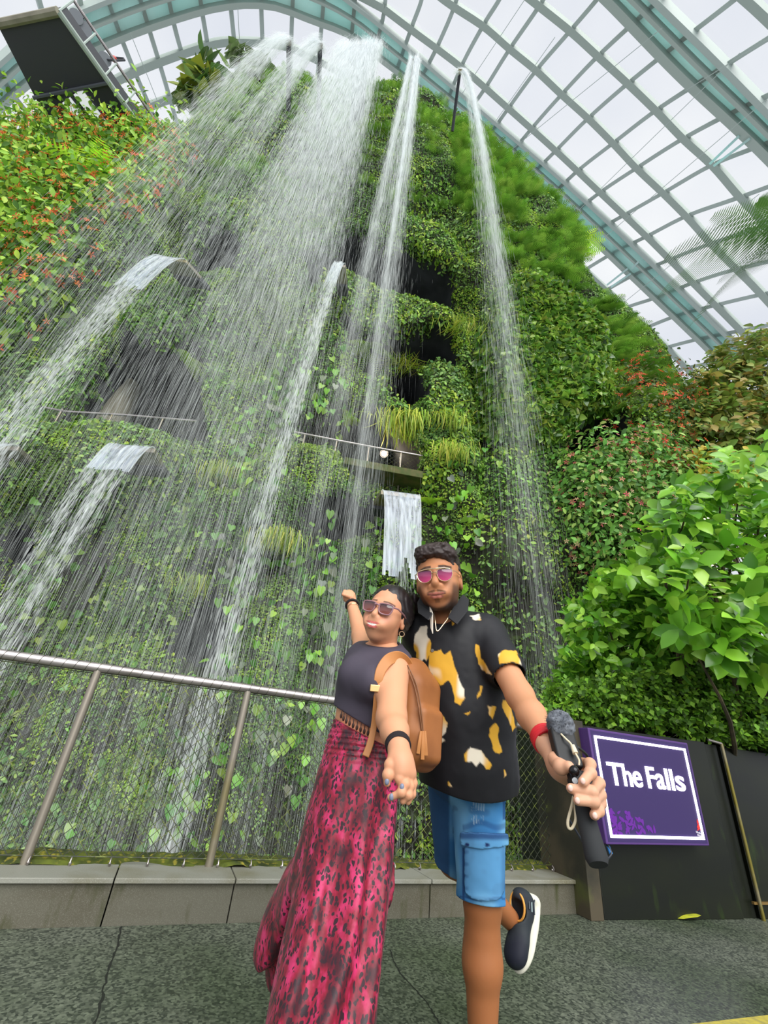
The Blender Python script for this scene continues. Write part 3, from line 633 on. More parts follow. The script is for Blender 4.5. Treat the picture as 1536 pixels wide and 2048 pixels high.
# ---------------------------------------------------------------- glass dome
EC, ER = np.array([-2., 12., 0.]), np.array([37., 37., 46.])
def dome(px, py):
    d = rays(px, py); d = d / np.linalg.norm(d, axis=-1, keepdims=True); a = d / ER; b_ = (CAM - EC) / ER
    A = (a * a).sum(-1); B_ = (a * b_).sum(-1); C0 = (b_ * b_).sum() - 1; t = (-B_ + np.sqrt(B_ * B_ - A * C0)) / A
    return CAM + d * t[..., None]
def dnorm(P): return unit((P - EC) / ER ** 2)
ce = empty('ceiling', (-2, 12, 0), kind='structure')
def member(pts, w, h, m, nm, n=None, inset=0.):
    P = spline(pts, n or max(8, len(pts) * 4)); Q = dome(P[:, 0], P[:, 1]); nn = dnorm(Q); Q = Q - nn * inset; mm = MB(); V = []
    for k in range(len(Q)):
        t = unit(Q[min(k + 1, len(Q) - 1)] - Q[max(k - 1, 0)]); s_ = unit(np.cross(nn[k], t)); V += [Q[k] + s_ * w - nn[k] * h, Q[k] - s_ * w - nn[k] * h, Q[k] - s_ * w + nn[k] * h, Q[k] + s_ * w + nn[k] * h]
    Fm = [(4 * k + a, 4 * k + (a + 1) % 4, 4 * k + 4 + (a + 1) % 4, 4 * k + 4 + a) for k in range(len(Q) - 1) for a in range(4)] + [(0, 1, 2, 3), (len(V) - 1, len(V) - 2, len(V) - 3, len(V) - 4)]
    return mm.add(V, Fm).build(nm, m, ce, smooth=False)
CROSS = [[(788, 155), (823, 55), (843, 0), (855, -60)], [(848, 145), (875, 92), (908, 15), (930, -60)], [(890, 215), (923, 132), (968, 48), (998, 0), (1030, -60)], [(943, 215), (973, 172), (1020, 97), (1083, 5), (1120, -60)],
 [(965, 290), (1018, 215), (1073, 140), (1140, 62), (1193, 0), (1240, -60)], [(1010, 322), (1065, 255), (1125, 187), (1198, 110), (1290, 25), (1318, 0), (1380, -60)], [(1055, 358), (1113, 300), (1178, 235), (1258, 165), (1358, 85), (1468, 0), (1540, -60)],
 [(1100, 395), (1155, 342), (1228, 285), (1313, 220), (1413, 155), (1536, 77), (1650, 10)], [(1130, 440), (1200, 385), (1275, 335), (1370, 275), (1480, 217), (1600, 160)], [(1145, 485), (1185, 465), (1245, 432), (1328, 385), (1428, 328), (1536, 285), (1640, 240)],
 [(1145, 555), (1228, 505), (1295, 472), (1378, 430), (1478, 395), (1600, 350)], [(1170, 600), (1213, 580), (1268, 550), (1345, 517), (1428, 485), (1508, 460), (1640, 420)], [(1210, 638), (1253, 615), (1313, 595), (1388, 565), (1478, 537), (1640, 500)],
 [(1250, 672), (1293, 655), (1358, 630), (1433, 610), (1518, 590), (1640, 565)], [(1290, 710), (1333, 695), (1403, 677), (1488, 660), (1640, 630)], [(1310, 752), (1378, 735), (1418, 727), (1520, 712), (1640, 700)],
 [(-60, 20), (0, 150), (50, 220), (95, 275)], [(-40, 200), (0, 260), (50, 318)], [(60, -60), (95, 60), (140, 200), (165, 260)], [(150, -60), (170, 60), (200, 160), (235, 260)],
 [(198, -60), (215, 0), (240, 70), (270, 145), (300, 215), (320, 270)], [(262, -60), (280, 0), (300, 65), (320, 130), (345, 215), (360, 270)], [(328, -60), (337, 0), (352, 65), (370, 130), (390, 215)], [(393, -60), (400, 0), (415, 90), (425, 180)], [(455, -60), (460, 0), (470, 100), (478, 200)],
 [(522, -60), (522, 0), (527, 140)], [(588, -60), (585, 0), (580, 165)], [(650, -60), (647, 0), (635, 150)], [(715, -60), (710, 0), (695, 150)], [(775, -60), (768, 25), (750, 100), (745, 160)]]
for k, c_ in enumerate(CROSS): member(c_, .13, .17, M['steel'], 'mullion')
ARCH = [[(760, -60), (740, -20), (768, 15), (823, 57), (923, 132), (1018, 215), (1113, 300), (1203, 385), (1293, 470), (1388, 565), (1493, 670), (1560, 745)][2:],
 [(820, -60), (893, 0), (968, 50), (1020, 95), (1075, 140), (1125, 187), (1178, 235), (1228, 285), (1275, 335), (1328, 385), (1378, 435), (1423, 485), (1478, 540), (1518, 580), (1600, 670)],
 [(1000, -55), (1068, 0), (1143, 60), (1200, 112), (1258, 165), (1315, 220), (1370, 277), (1428, 330), (1480, 390), (1536, 450), (1620, 545)],
 [(1440, -50), (1498, 0), (1536, 35), (1640, 135)],
 [(-60, 375), (0, 320), (95, 250), (165, 205), (225, 165), (300, 130), (415, 90), (475, 83), (565, 90), (625, 115), (675, 142), (760, 200), (900, 300), (1050, 430), (1148, 520), (1208, 575), (1293, 655), (1408, 770), (1450, 810)],
 [(240, 245), (305, 210), (380, 185), (465, 160), (540, 150)],
 [(600, -60), (690, -25), (768, 15)]]
for c_ in ARCH: member(c_, .2, .28, M['steelbeam'], 'arch_beam')
# big box arches: two chords with glazed teal panels between them and a spine beam
def box_arch(lo, hi, wch=.15, spine=True):
    n = 40; a, b_ = spline(lo, n), spline(hi, n); A, B_ = dome(a[:, 0], a[:, 1]), dome(b_[:, 0], b_[:, 1]); nA = dnorm(A)
    g = MB(); V = []
    for k in range(n): V += [A[k] - nA[k] * .15, B_[k] - nA[k] * .15, B_[k] + nA[k] * .15, A[k] + nA[k] * .15]
    g.add(V, [(4 * k + q, 4 * k + (q + 1) % 4, 4 * k + 4 + (q + 1) % 4, 4 * k + 4 + q) for k in range(n - 1) for q in range(4)] + [(0, 1, 2, 3), (4 * n - 1, 4 * n - 2, 4 * n - 3, 4 * n - 4)]).build('arch_panel', M['teal'], ce, smooth=False)
    member(lo, wch, .5, M['steelbeam'], 'arch_chord', 40, .25); member(hi, wch * .7, .45, M['steel'], 'arch_chord', 40, .2)
    if spine: member((np.array(lo) * .45 + np.array(hi) * .55).tolist(), wch * .45, .3, M['steelbeam'], 'arch_chord', 40, .5)
box_arch([(-60, 262), (0, 205), (75, 145), (225, 75), (350, 30), (450, 5), (540, 5), (625, 35), (700, 65), (768, 118), (913, 230), (1068, 360), (1218, 505), (1418, 695), (1480, 760)],
         [(-60, 170), (0, 115), (75, 55), (210, -5), (340, -50), (450, -70), (540, -70), (640, -40), (715, 10), (790, 70), (958, 213), (1118, 350), (1268, 488), (1475, 688), (1540, 755)])
box_arch([(1150, -75), (1228, 0), (1368, 145), (1518, 285), (1640, 410)], [(1250, -75), (1323, 0), (1430, 105), (1536, 213), (1680, 360)], .22)
# struts bracing the arches
for a_, b_ in (((1220, 568), (1262, 535)), ((1228, 572), (1268, 545)), ((1430, 322), (1490, 265)), ((1438, 326), (1512, 270)), ((1270, 535), (1285, 520))):
    member([a_, ((a_[0] + b_[0]) / 2, (a_[1] + b_[1]) / 2), b_], .07, .07, M['teal'], 'brace', 4, .8)
# thin stay cables under the glass
for a_, b_ in (((768, 420), (1060, -20)), ((880, 400), (1120, 60)), ((1020, 300), (1340, 40)), ((1110, 470), (1500, 90)), ((1160, 520), (1560, 180)), ((470, 0), (478, 150)), ((1210, 640), (1536, 380)), ((250, 50), (310, 200)), ((1385, 170), (1560, 60))):
    member([a_, ((a_[0] + b_[0]) / 2, (a_[1] + b_[1]) / 2), b_], .018, .018, M['steel'], 'stay_cable', 6, 1.2)
gm = bpy.data.materials.new('dome_glass'); gm.use_nodes = True; nt = gm.node_tree; nt.nodes.clear(); out = N(nt, 'ShaderNodeOutputMaterial')
t1 = N(nt, 'ShaderNodeBsdfTransparent'); t1.inputs[0].default_value = (.975, .985, .985, 1); g1 = N(nt, 'ShaderNodeBsdfGlossy'); g1.inputs['Roughness'].default_value = .1
ms = N(nt, 'ShaderNodeMixShader'); ms.inputs[0].default_value = .03; L(nt, t1, ms, 0, 1); L(nt, g1, ms, 0, 2); L(nt, ms, out)
V = []; na, nb = 64, 20
for b_ in range(nb + 1):
    th = math.radians(88) * b_ / nb
    for a in range(na):
        ph = 2 * math.pi * a / na; V.append(EC + (ER + .25) * [math.cos(ph) * math.cos(th), math.sin(ph) * math.cos(th), math.sin(th)])
mm = MB(); mm.add(V, [(b_ * na + a, b_ * na + (a + 1) % na, (b_ + 1) * na + (a + 1) % na, (b_ + 1) * na + a) for b_ in range(nb) for a in range(na)]); mm.build('glazing', gm, ce)

# ---------------------------------------------------------------- elevated walkway seen from below, spotlights
bz = 21.0; q4 = [atZ(x, y, bz) for x, y in ((-6, 48), (118, 22), (302, 282), (112, 275))]; q4[0], q4[1] = q4[0], q4[1]
wk = empty('elevated_walkway', q4[3], 'dark underside of the elevated walkway crossing overhead at the upper left', 'walkway')
ext = [q4[3] + (q4[3] - q4[0]) * .35, q4[2] + (q4[2] - q4[1]) * .35]
c8 = [q4[0], q4[1], ext[1], ext[0]]; MB().quadbox([p_ for p_ in c8] + [p_ + np.array([0, 0, .5]) for p_ in c8]).build('deck', M['dark'], wk, smooth=False)
side = unit(q4[2] - q4[1]); MB().tube([q4[1] + [0, 0, 1.1], ext[1] + [0, 0, 1.1]], .05, 8).build('handrail', M['rail'], wk)
MB().tube([q4[1] + [0.05, 0, -.1], ext[1] + [0.05, 0, -.1]], .09, 8).build('edge_beam', M['steelbeam'], wk)
MB().tube([q4[0] + [0, 0, -.05], q4[1] + [0, 0, -.05]], .13, 8).build('end_beam', M['concrete'], wk)
for k in range(7):
    p_ = q4[1] + (ext[1] - q4[1]) * (k / 6.); MB().tube([p_, p_ + [0, 0, 1.1]], .035, 6).build('post', M['steel'], wk)
mm = MB(); a = q4[0] * .55 + q4[3] * .45; b_ = q4[1] * .5 + q4[2] * .5
mm.tube([q4[0] * .4 + q4[3] * .6 - [0, 0, .1], q4[1] * .5 + q4[2] * .5 - [0, 0, .1]], .06, 6); mm.build('cross_beam', mat('grey_beam', (84, 88, 94), .6), wk)
# pale opening lights near the far end
g = atZ(160, 235, bz - .06); mm = MB(); mm.box(g, side * .55, np.cross(side, [0, 0, 1]) * .22, np.array([0, 0, .02])); mm.box(g + np.cross(side, [0, 0, 1]) * .65, side * .55, np.cross(side, [0, 0, 1]) * .22, np.array([0, 0, .02]))
mm.build('light_panel', mat('pale_panel', (225, 228, 232), .6, emit=((225, 228, 232), .5)), wk, smooth=False)
def spot(px, py, Y, lab, r=.28):
    p_ = atY(px, py, Y); g = empty('spotlight', p_, lab, 'spotlight', 'spotlights beside the walkway')
    d = unit(np.array([.6, -.4, -.5])); MB().tube([p_ - d * r * 1.2, p_ - d * r, p_ + d * r, p_ + d * r * 1.15], [r * .5, r * .9, r, r * 1.05], 16).build('housing', mat('lamp_grey', (128, 132, 138), .5), g)
    MB().tube([p_ + [0, 0, r * 1.4] + r * 1.3 * np.array([math.cos(a), 0, -math.sin(a)]) for a in np.linspace(0, math.pi, 10)], .04, 6).build('yoke', M['dark'], g)
    return p_
spot(150, 38, 8.3, 'topmost grey spotlight beside the walkway edge'); spot(168, 62, 8.7, 'grey spotlight just under the topmost one'); spot(207, 122, 9.6, 'grey spotlight at the left of the hexagonal hoop'); spot(288, 232, 10.4, 'lowest pale spotlight at the foot of the walkway')
p_ = atY(228, 118, 9.6); g = empty('lamp_hoop', p_, 'dark hexagonal hoop with a small red lamp in its middle near the walkway', 'hoop')
MB().tube([p_ + .55 * np.array([math.cos(a), .2 * math.sin(a), math.sin(a)]) for a in np.linspace(0, 2 * math.pi, 7)[:-1]], .05, 6, closed=True).build('ring', M['dark'], g); MB().ball(p_, .14).build('red_lamp', mat('red_lamp', (200, 70, 60), .4), g)

# ---------------------------------------------------------------- galleries in the wall
def rail_line(name, lab, pts, Y, hpx, nposts, lean=0, mesh=True):
    P = [atY(x, y, Y) for x, y in pts]; g = empty(name, P[0] - [0, 0, 1], lab, 'railing'); P = [np.array([q[0], q[1], q[2]]) for q in P]
    MB().tube(P, .03, 10).build('handrail', M['rail'], g)
    for k in range(nposts):
        t = (k + .35) / nposts; q = P[0] + (P[-1] - P[0]) * t; MB().tube([q, q - [0, 0, hpx]], .02, 8).build('post', M['railpost'], g)
    mm = MB(); L_ = np.linalg.norm(P[-1] - P[0]); nw = int(L_ / .11)
    for k in range(-int(hpx / .11), nw):
        for s_ in (1, -1):
            a0 = k * .11 if s_ > 0 else k * .11 + hpx; a1 = a0 + s_ * hpx; lo, hi = 0, 1
            pts_ = [(P[0] + (P[-1] - P[0]) * np.clip((a0 + (a1 - a0) * t) / L_, 0, 1) - [0, 0, hpx * t]) for t in (0, .25, .5, .75, 1) if 0 <= a0 + (a1 - a0) * t <= L_]
            if len(pts_) > 1: mm.tube(pts_, .0028, 3, cap=False)
    mm.build('wire_mesh', M['wire'], g)
rail_line('gallery_railing', 'thin railing with wire mesh across the left gallery opening, in front of the concrete column', [(90, 815), (130, 823), (250, 830), (392, 842)], 8.6, 1.0, 3)
rail_line('gallery_railing', 'thin railing with wire mesh across the middle gallery opening behind the narrow fall', [(588, 864), (680, 882), (760, 897), (845, 912)], 8.5, 1.1, 4)
A_, B_ = atY(690, 938, 8.35), atY(842, 966, 8.35); o = MB().box((A_ + B_) / 2, (B_ - A_) / 2, np.array([0, .35, 0]), np.array([0, 0, .09])).build('gallery_slab', mat('mossy_slab', (84, 82, 44), .8, noise=[(6, (62, 76, 30), .4, .6, (1, 1, 1))]), smooth=False, bevel=.01)
tag(o, 'mossy concrete edge of the middle gallery floor above the straight glassy fall', 'slab')
a, b_ = atY(205, 880, 9.9), atY(272, 725, 9.9); b_ = b_ + (b_ - a) * .5
tag(MB().tube([a, (a + b_) / 2, b_], [.42, .43, .46], 32).build('concrete_column', M['concrete']), 'leaning round concrete column inside the left gallery opening', 'column')
def bulb(px, py, Y, lab, nm='wall_lamp', r=.07, en=30):
    p_ = atY(px, py, Y); g = empty(nm, p_, lab, 'lamp'); MB().ball(p_, r, 16, 10).build('bulb', M['lampglow'], g)
    d = unit(p_ - CAM); MB().tube([p_ + d * r * .3, p_ + d * r * 2.2], [r * 1.5, r * 1.0], 14).build('housing', M['dark'], g)
    l = bpy.data.lights.new('lamp', 'POINT'); l.energy = en; l.color = (1, .82, .6); l.shadow_soft_size = r; lo = bpy.data.objects.new('lamp_light', l); COL.objects.link(lo); lo.location = tuple(p_ - d * r * 2.2)
bulb(768, 907, 9.3, 'small glowing warm lamp in the middle gallery opening', r=.075)
bulb(1413, 1050, 5.2, 'bright warm spotlight shining through the big leaves on the right', r=.055, en=25)

# ---------------------------------------------------------------- pool below the wall
o = MB().box((0, 7.6, -2.6), (26, 0, 0), (0, 5.2, 0), (0, 0, .1)).build('floor', mat('dark_pool', (40, 50, 44), .08, spec=.6), smooth=False); o['kind'] = 'structure'

# ---------------------------------------------------------------- water
WM = bpy.data.materials.new('falling_water'); WM.use_nodes = True; nt = WM.node_tree; nt.nodes.clear(); out = N(nt, 'ShaderNodeOutputMaterial')
d1 = N(nt, 'ShaderNodeBsdfDiffuse'); d1.inputs[0].default_value = (.93, .96, .97, 1); t1 = N(nt, 'ShaderNodeBsdfTranslucent'); t1.inputs[0].default_value = (.93, .96, .97, 1)
ms = N(nt, 'ShaderNodeMixShader'); ms.inputs[0].default_value = .5; L(nt, d1, ms, 0, 1); L(nt, t1, ms, 0, 2)
tr = N(nt, 'ShaderNodeBsdfTransparent'); m2 = N(nt, 'ShaderNodeMixShader'); m2.inputs[0].default_value = .40; L(nt, tr, m2, 0, 1); L(nt, ms, m2, 0, 2); L(nt, m2, out)
def streaks(C, Vd, ln, w):
    """thin crossed slivers of water centred at C along Vd"""
    n = len(C); d = unit(Vd); a = unit(np.cross(d, rng.normal(0, 1, (n, 3)))); ln = ln[:, None]; w = w[:, None]
    V = np.stack([C - d * ln / 2, C + a * w / 2 - d * ln * .1, C + d * ln / 2, C - a * w / 2 - d * ln * .1], 1)
    return V.reshape(-1, 3), np.arange(4 * n).reshape(n, 4)
def fall(name, lab, P0, wdir, v, n, s0, s1, zend, ln=(.3, .95), w=(.0022, .0062), group=None, nfil=26, t0=0., vterm=13., cat='waterfall', dens=1.35, parent=None):
    P0 = np.array(P0); wdir = np.array(wdir, float); v = np.array(v, float)
    T = []; p = P0.copy(); vv = v.copy(); dt = .02; path = [p.copy()]; vel = [vv.copy()]
    while p[2] > zend and len(path) < 600:
        vv = vv + np.array([0, 0, -9.81]) * dt * (1 - min(1, abs(vv[2]) / vterm)); vv[:2] *= 1 - .12 * dt; p = p + vv * dt; path.append(p.copy()); vel.append(vv.copy())
    path, vel = np.array(path), np.array(vel); Lc = np.concatenate([[0], np.cumsum(np.linalg.norm(np.diff(path, axis=0), axis=1))])
    dist = np.linalg.norm(path - CAM, axis=1)
    u_ = rng.random(n * 3); s_ = u_ ** dens * Lc[-1]; k = np.searchsorted(Lc, s_).clip(1, len(Lc) - 1); k = k[rng.random(len(k)) < (np.clip(dist[k], 0, 30) / 30) ** .35][:n]; m = len(k)
    fil = rng.normal(0, .5, (nfil, 2)); fil[:, 0] = rng.uniform(-1, 1, nfil); fs = rng.uniform(.05, .35, nfil); fw = rng.random(nfil) ** 1.5 + .15; f_ = rng.choice(nfil, m, p=fw / fw.sum())
    g = Lc[k] / Lc[-1]; spr = s0 + s1 * g
    lat = (fil[f_, 0] + rng.normal(0, 1, m) * fs[f_] * (1 + 1.2 * g)); dep = fil[f_, 1] * .6 + rng.normal(0, .35, m)
    wl = np.linalg.norm(wdir); wn = wdir / wl; nd = unit(np.cross(wn, [0, 0, 1.])) if abs(wn[2]) < .95 else np.array([0, 1., 0])
    C = path[k] + wn * (lat * (wl + spr))[:, None] + nd * (dep * (s0 + spr))[:, None]
    # the finest drops lag and drift, so the edges fray into mist
    far = rng.random(m) < .25; C[far] += rng.normal(0, 1, (far.sum(), 3)) * ([.5, .3, .5] * spr[far][:, None] * 1.6)
    Vd = vel[k] + wn * (lat * s1 * .35)[:, None]; sc_ = np.clip(dist[k] / 12, .6, 3)
    V, Fq = streaks(C, Vd, rng.uniform(*ln, m) * (1 - .6 * far), rng.uniform(*w, m) * sc_ * (1 - .4 * far))
    o = mesh_np(name, V, Fq, WM, parent)
    if parent is None: tag(o, lab, cat, group)
    return o
FY = 6.9
spm = M['dark']
def spout(px, py, lab, Y=FY, back=3.2, wd=.12):
    p_ = atY(px, py, Y); g = empty('water_spout', p_ + [0, back, -.7 * back], lab, 'spout', 'spouts at the summit'); MB().tube([p_ + [0, .05, -.02], p_ + [0, .5, -.3], p_ + [0, back, -.75 * back]], wd, 10).build('pipe', spm, g); MB().tube([p_ + [0, .1, -.03], p_ + [0, -.06, .01]], wd * 1.25, 10).build('nozzle', M['railpost'], g); return p_
GF = 'falls dropping from the summit'
p_ = spout(722, 92, 'wide dark channel behind the head of the broad main fall', wd=.3)
a, b_ = atY(690, 96, FY), atY(757, 96, FY)
fall('waterfall', 'broad main waterfall dropping from the summit in a wide white veil', (a + b_) / 2, (b_ - a) / 2, (0, -.35, .8), 150000, .12, .8, -2.4, group=GF, nfil=60, dens=1.3)
p_ = spout(830, 122, 'slim dark spout at the top of the narrow fall left of the rightmost one')
fall('waterfall', 'narrow bright waterfall right of the broad veil, passing the round hollow', p_, (.14, 0, 0), (0, -.3, .5), 56000, .05, .38, -2.4, group=GF, nfil=18)
p_ = spout(920, 142, 'slim dark spout at the right end of the summit', back=1.5, wd=.06)
fall('waterfall', 'rightmost thin waterfall, coming down behind the man', p_, (.07, 0, 0), (.55, -.05, .9), 26000, .04, .36, -2.4, group=GF, nfil=14)
p_ = spout(640, 90, 'dark spout just left of the broad veil', wd=.09)
fall('waterfall', 'misty waterfall left of the broad veil, its head arching from a spout', p_, (.1, .05, 0), (-.45, -.3, .8), 27000, .08, .8, -2.4, group=GF, nfil=24)
p_ = spout(577, 84, 'dark leaning spout farthest left on the summit', wd=.1)
fall('waterfall', 'leftmost misty waterfall drifting across the upper left slope', p_, (.12, .05, 0), (-.6, -.35, .9), 25000, .1, .9, -2.4, group=GF, nfil=24)
# glassy sheets leaving the weirs, breaking into strands
SM = bpy.data.materials.new('water_sheet'); SM.use_nodes = True; nt = SM.node_tree; nt.nodes.clear(); out = N(nt, 'ShaderNodeOutputMaterial')
uvn = N(nt, 'ShaderNodeAttribute'); uvn.attribute_name = 'Col'; mp = N(nt, 'ShaderNodeMapping'); mp.inputs['Scale'].default_value = (6, 1.3, 1); nz = N(nt, 'ShaderNodeTexNoise'); nz.inputs['Scale'].default_value = 2.2; nz.inputs['Detail'].default_value = 5
L(nt, uvn, mp, 1); L(nt, mp, nz); mr = N(nt, 'ShaderNodeMapRange'); mr.inputs['From Min'].default_value = .35; mr.inputs['From Max'].default_value = .72; mr.inputs['To Min'].default_value = .28; mr.inputs['To Max'].default_value = .8; L(nt, nz, mr)
d1 = N(nt, 'ShaderNodeBsdfPrincipled'); d1.inputs['Base Color'].default_value = (.50, .56, .64, 1); d1.inputs['Roughness'].default_value = .08; d1.inputs['Specular IOR Level'].default_value = .8
tr = N(nt, 'ShaderNodeBsdfTransparent'); ms = N(nt, 'ShaderNodeMixShader'); L(nt, mr, ms); L(nt, tr, ms, 0, 1); L(nt, d1, ms, 0, 2); L(nt, ms, out)
def sheet(lab, pa, pb, v, tsolid, tend, n, lip_lab, strand_w=(.006, .016), tail=-2.4, edge_r=.014):
    """a weir blade of water; pa, pb the ends of its lip"""
    pa, pb = np.array(pa), np.array(pb); v = np.array(v, float); g = empty('weir_fall', (pa + pb) / 2, lab, 'waterfall', 'glassy falls leaving the weirs')
    nt_, nw = 40, 25; T = np.linspace(0, tsolid, nt_); U = np.linspace(0, 1, nw); G = np.zeros((nt_, nw, 3)); K = np.zeros((nt_, nw, 3))
    for i, t in enumerate(T):
        c_ = 1 - .12 * (t / tsolid)      # the blade necks in as it falls
        for j, u_ in enumerate(U):
            uu = .5 + (u_ - .5) * c_; q = pa + (pb - pa) * uu + v * t - np.array([0, 0, 4.905 * t * t]); q = q + unit(v + [0, 0, .01]) * .02 * math.sin(9 * u_ + 5 * t) * t / tsolid
            G[i, j] = q; K[i, j] = (u_, t * 3, .3)
    idx = np.arange(nt_ * nw).reshape(nt_, nw); q = np.stack([idx[:-1, :-1], idx[:-1, 1:], idx[1:, 1:], idx[1:, :-1]], -1)
    tt = (np.arange(nt_ - 1) / (nt_ - 1))[:, None]; hole = vnoise(np.stack([np.tile(U[:-1] * 9, (nt_ - 1, 1)), np.tile(T[:-1, None] * 9, (1, nw - 1)), np.full((nt_ - 1, nw - 1), pa[0])], -1)) ; keep = hole > sstep(.66, 1.3, tt ** 2) * .9
    keep[:, 0] = keep[:, -1] = tt[:, 0] < 1; o = mesh_np('blade', G.reshape(-1, 3), q[keep], SM, g, col=K.reshape(-1, 3), smooth=True)
    for e_ in (0, -1): MB().tube([G[i, e_] for i in range(nt_)], list(np.linspace(edge_r * .7, edge_r * .8, nt_)), 6).build('edge_strand', WM, g)
    # strands below
    nf = max(8, int(np.linalg.norm(pb - pa) * 26)); fu = rng.random(nf); fv = rng.normal(0, .05, (nf, 3)); k = rng.integers(0, nf, n); t = tsolid * .35 + (tend - tsolid * .35) * rng.random(n) ** .8
    u_ = .5 + (fu[k] - .5) * .88; C = pa + (pb - pa) * u_[:, None] + (v + fv[k]) * t[:, None] - np.stack([0 * t, 0 * t, 4.905 * t * t], -1)
    C += rng.normal(0, 1, (n, 3)) * (.008 + .07 * (t / tend) ** 1.5)[:, None]; Vd = v + np.stack([0 * t, 0 * t, -9.81 * t], -1); V, Fq = streaks(C, Vd, rng.uniform(.08, .35, n), rng.uniform(*strand_w, n))
    mesh_np('strands', V, Fq, WM, g)
    dn = unit(np.array([-v[0], -v[1], 0])); m_ = MB(); c_ = (pa + pb) / 2; m_.box(c_ + dn * .24 - [0, 0, .06], (pb - pa) / 2 * 1.06, dn * .26, np.array([0, 0, .05]))
    g2 = empty('weir', c_ + dn * .5, lip_lab, 'weir', 'steel weirs on the wall'); m_.build('lip', M['railpost'], g2, smooth=False, bevel=.01)
    m_ = MB(); m_.box(c_ + dn * .62 - [0, 0, .10], (pb - pa) / 2 * 1.1, dn * .16, np.array([0, 0, .08])); m_.build('trough', M['dark'], g2, smooth=False, bevel=.02)
def lipx(x0, y0, x1, y1, Y): return atY(x0, y0, Y), atY(x1, y1, Y)
a, b_ = lipx(322, 513, 374, 521, 7.1); sheet('glassy fall arching from the highest weir on the left', a, b_, (-.44, -.74, .03), .62, 1.66, 5200, 'weir lip of the highest arching fall on the left, above a moss roll', (.008, .026))
a, b_ = lipx(226, 890, 310, 897, 7.0); sheet('wide glassy fall at the lower left, breaking into white ropes above the handrail', a, b_, (.08, -1.03, .13), .42, 1.25, 3600, 'steel weir lip of the wide lower left fall', (.006, .02))
a, b_ = lipx(671, 529, 691, 531, 7.1); sheet('narrow glassy fall springing from the wall left of centre', a, b_, (-.05, -.73, .31), .55, 1.7, 5200, 'small weir lip of the narrow central glassy fall', (.008, .022), edge_r=.01)
a, b_ = lipx(764, 980, 838, 990, 7.3); sheet('straight clear sheet of water behind the heads of the couple', a, b_, (.2, -.67, .02), .62, 1.2, 1500, 'weir lip under the middle gallery slab', (.005, .014))
a, b_ = lipx(-60, 890, 38, 893, 7.2); sheet('glassy fall cut by the left edge of the frame', a, b_, (.0, -1.1, .2), .4, 1.2, 2600, 'weir lip of the fall at the left edge', (.006, .018))
# ---------------------------------------------------------------- plants on the right, nearer than the mountain
M['bark'] = mat('bark', (84, 74, 52), .9, noise=[(9, (60, 54, 40), .4, .6, (1, 1, 1))])
def cloud(poly, Y0, Y1, n, thick=.5):
    """points filling a clump whose outline is seen as the polygon"""
    pl = np.array(poly, float); lo, hi = pl.min(0), pl.max(0); out_ = []
    while len(out_) < n:
        q = lo + rng.random((n * 2, 2)) * (hi - lo); q = q[sdpoly(q[:, 0], q[:, 1], poly) < 0]; out_ += list(q)
    q = np.array(out_[:n]); Y = Y0 + (Y1 - Y0) * rng.random(n); d = rays(q[:, 0], q[:, 1]); return CAM + d * (Y / d[:, 1])[:, None]
def sprays(C, per, r, kind, size, cols, nm, down=.3, jn=.45, up=.4):
    """twigs: each point carries a whorl of leaves"""
    n = len(C); parts = []; ang = rng.random(n) * 6.28; ax = unit(rng.normal(0, .5, (n, 3)) + [-.25, -.6, up])
    a = np.repeat(np.arange(n), per); ph = np.tile(np.arange(per), n) * 2.4 + ang[a]; e1 = unit(np.cross(ax, [.3, .2, 1])); e2 = np.cross(ax, e1)
    d = unit(e1[a] * np.cos(ph)[:, None] + e2[a] * np.sin(ph)[:, None] + ax[a] * .5 + [0, 0, -down]); V, Fc = TM[kind]; nn = unit(ax[a] + rng.normal(0, .25, (len(a), 3))); nn = unit(nn - (nn * d).sum(-1, keepdims=True) * d); w = np.cross(nn, d)
    sz = size * (.7 + .6 * rng.random((len(a), 1, 1))); P = C[a] + ax[a] * (np.tile(np.arange(per), n) * r / per)[:, None]
    G = P[:, None] + sz * (V[None, :, 0:1] * w[:, None] + V[None, :, 1:2] * d[:, None] + V[None, :, 2:3] * nn[:, None]); c = pal(len(a), cols)[:, None] * np.ones((1, len(V), 1))
    return G.reshape(-1, 3), (Fc[None] + (np.arange(len(a)) * len(V))[:, None, None]).reshape(-1, 4), c.reshape(-1, 3)
def woody(nm, lab, cat, root, C, leafparts, m, nb=26, r=.03):
    g = empty(nm, root, lab, cat); leaf_mesh('leaves', leafparts, m, g); mm = MB(); root = np.array(root, float)
    for k in rng.choice(len(C), min(nb, len(C)), replace=False):
        e = C[k]; mid = root * .4 + e * .6 + rng.normal(0, .15, 3) * np.linalg.norm(e - root) * .4; mm.tube(spline([root + rng.normal(0, .05, 3), mid, e], 8), list(np.linspace(r, r * .25, 8)), 6)
    mm.build('branches', M['bark'], g); return g
BIG = [(104, 158, 48), (122, 176, 58), (84, 138, 44), (140, 188, 74), (66, 112, 38)]
pb = [(1390, 960), (1450, 915), (1540, 880), (1700, 880), (1700, 1330), (1540, 1360), (1440, 1330), (1350, 1290), (1290, 1240), (1230, 1200), (1210, 1140), (1260, 1090), (1320, 1050)]
C = cloud(pb, 3.6, 5.0, 300); woody('broadleaf_bush', 'bright green big-leaved bush at the right edge, a warm lamp shining through it', 'bush', (3.9, 5.2, .6), C, [sprays(C, 9, .25, 'oval', .19, BIG, '', .45)], M['leafgloss'], 40)
pb2 = [(1130, 1350), (1140, 1200), (1200, 1150), (1300, 1170), (1420, 1240), (1560, 1330), (1600, 1440), (1450, 1400), (1320, 1390), (1230, 1400), (1150, 1400)]
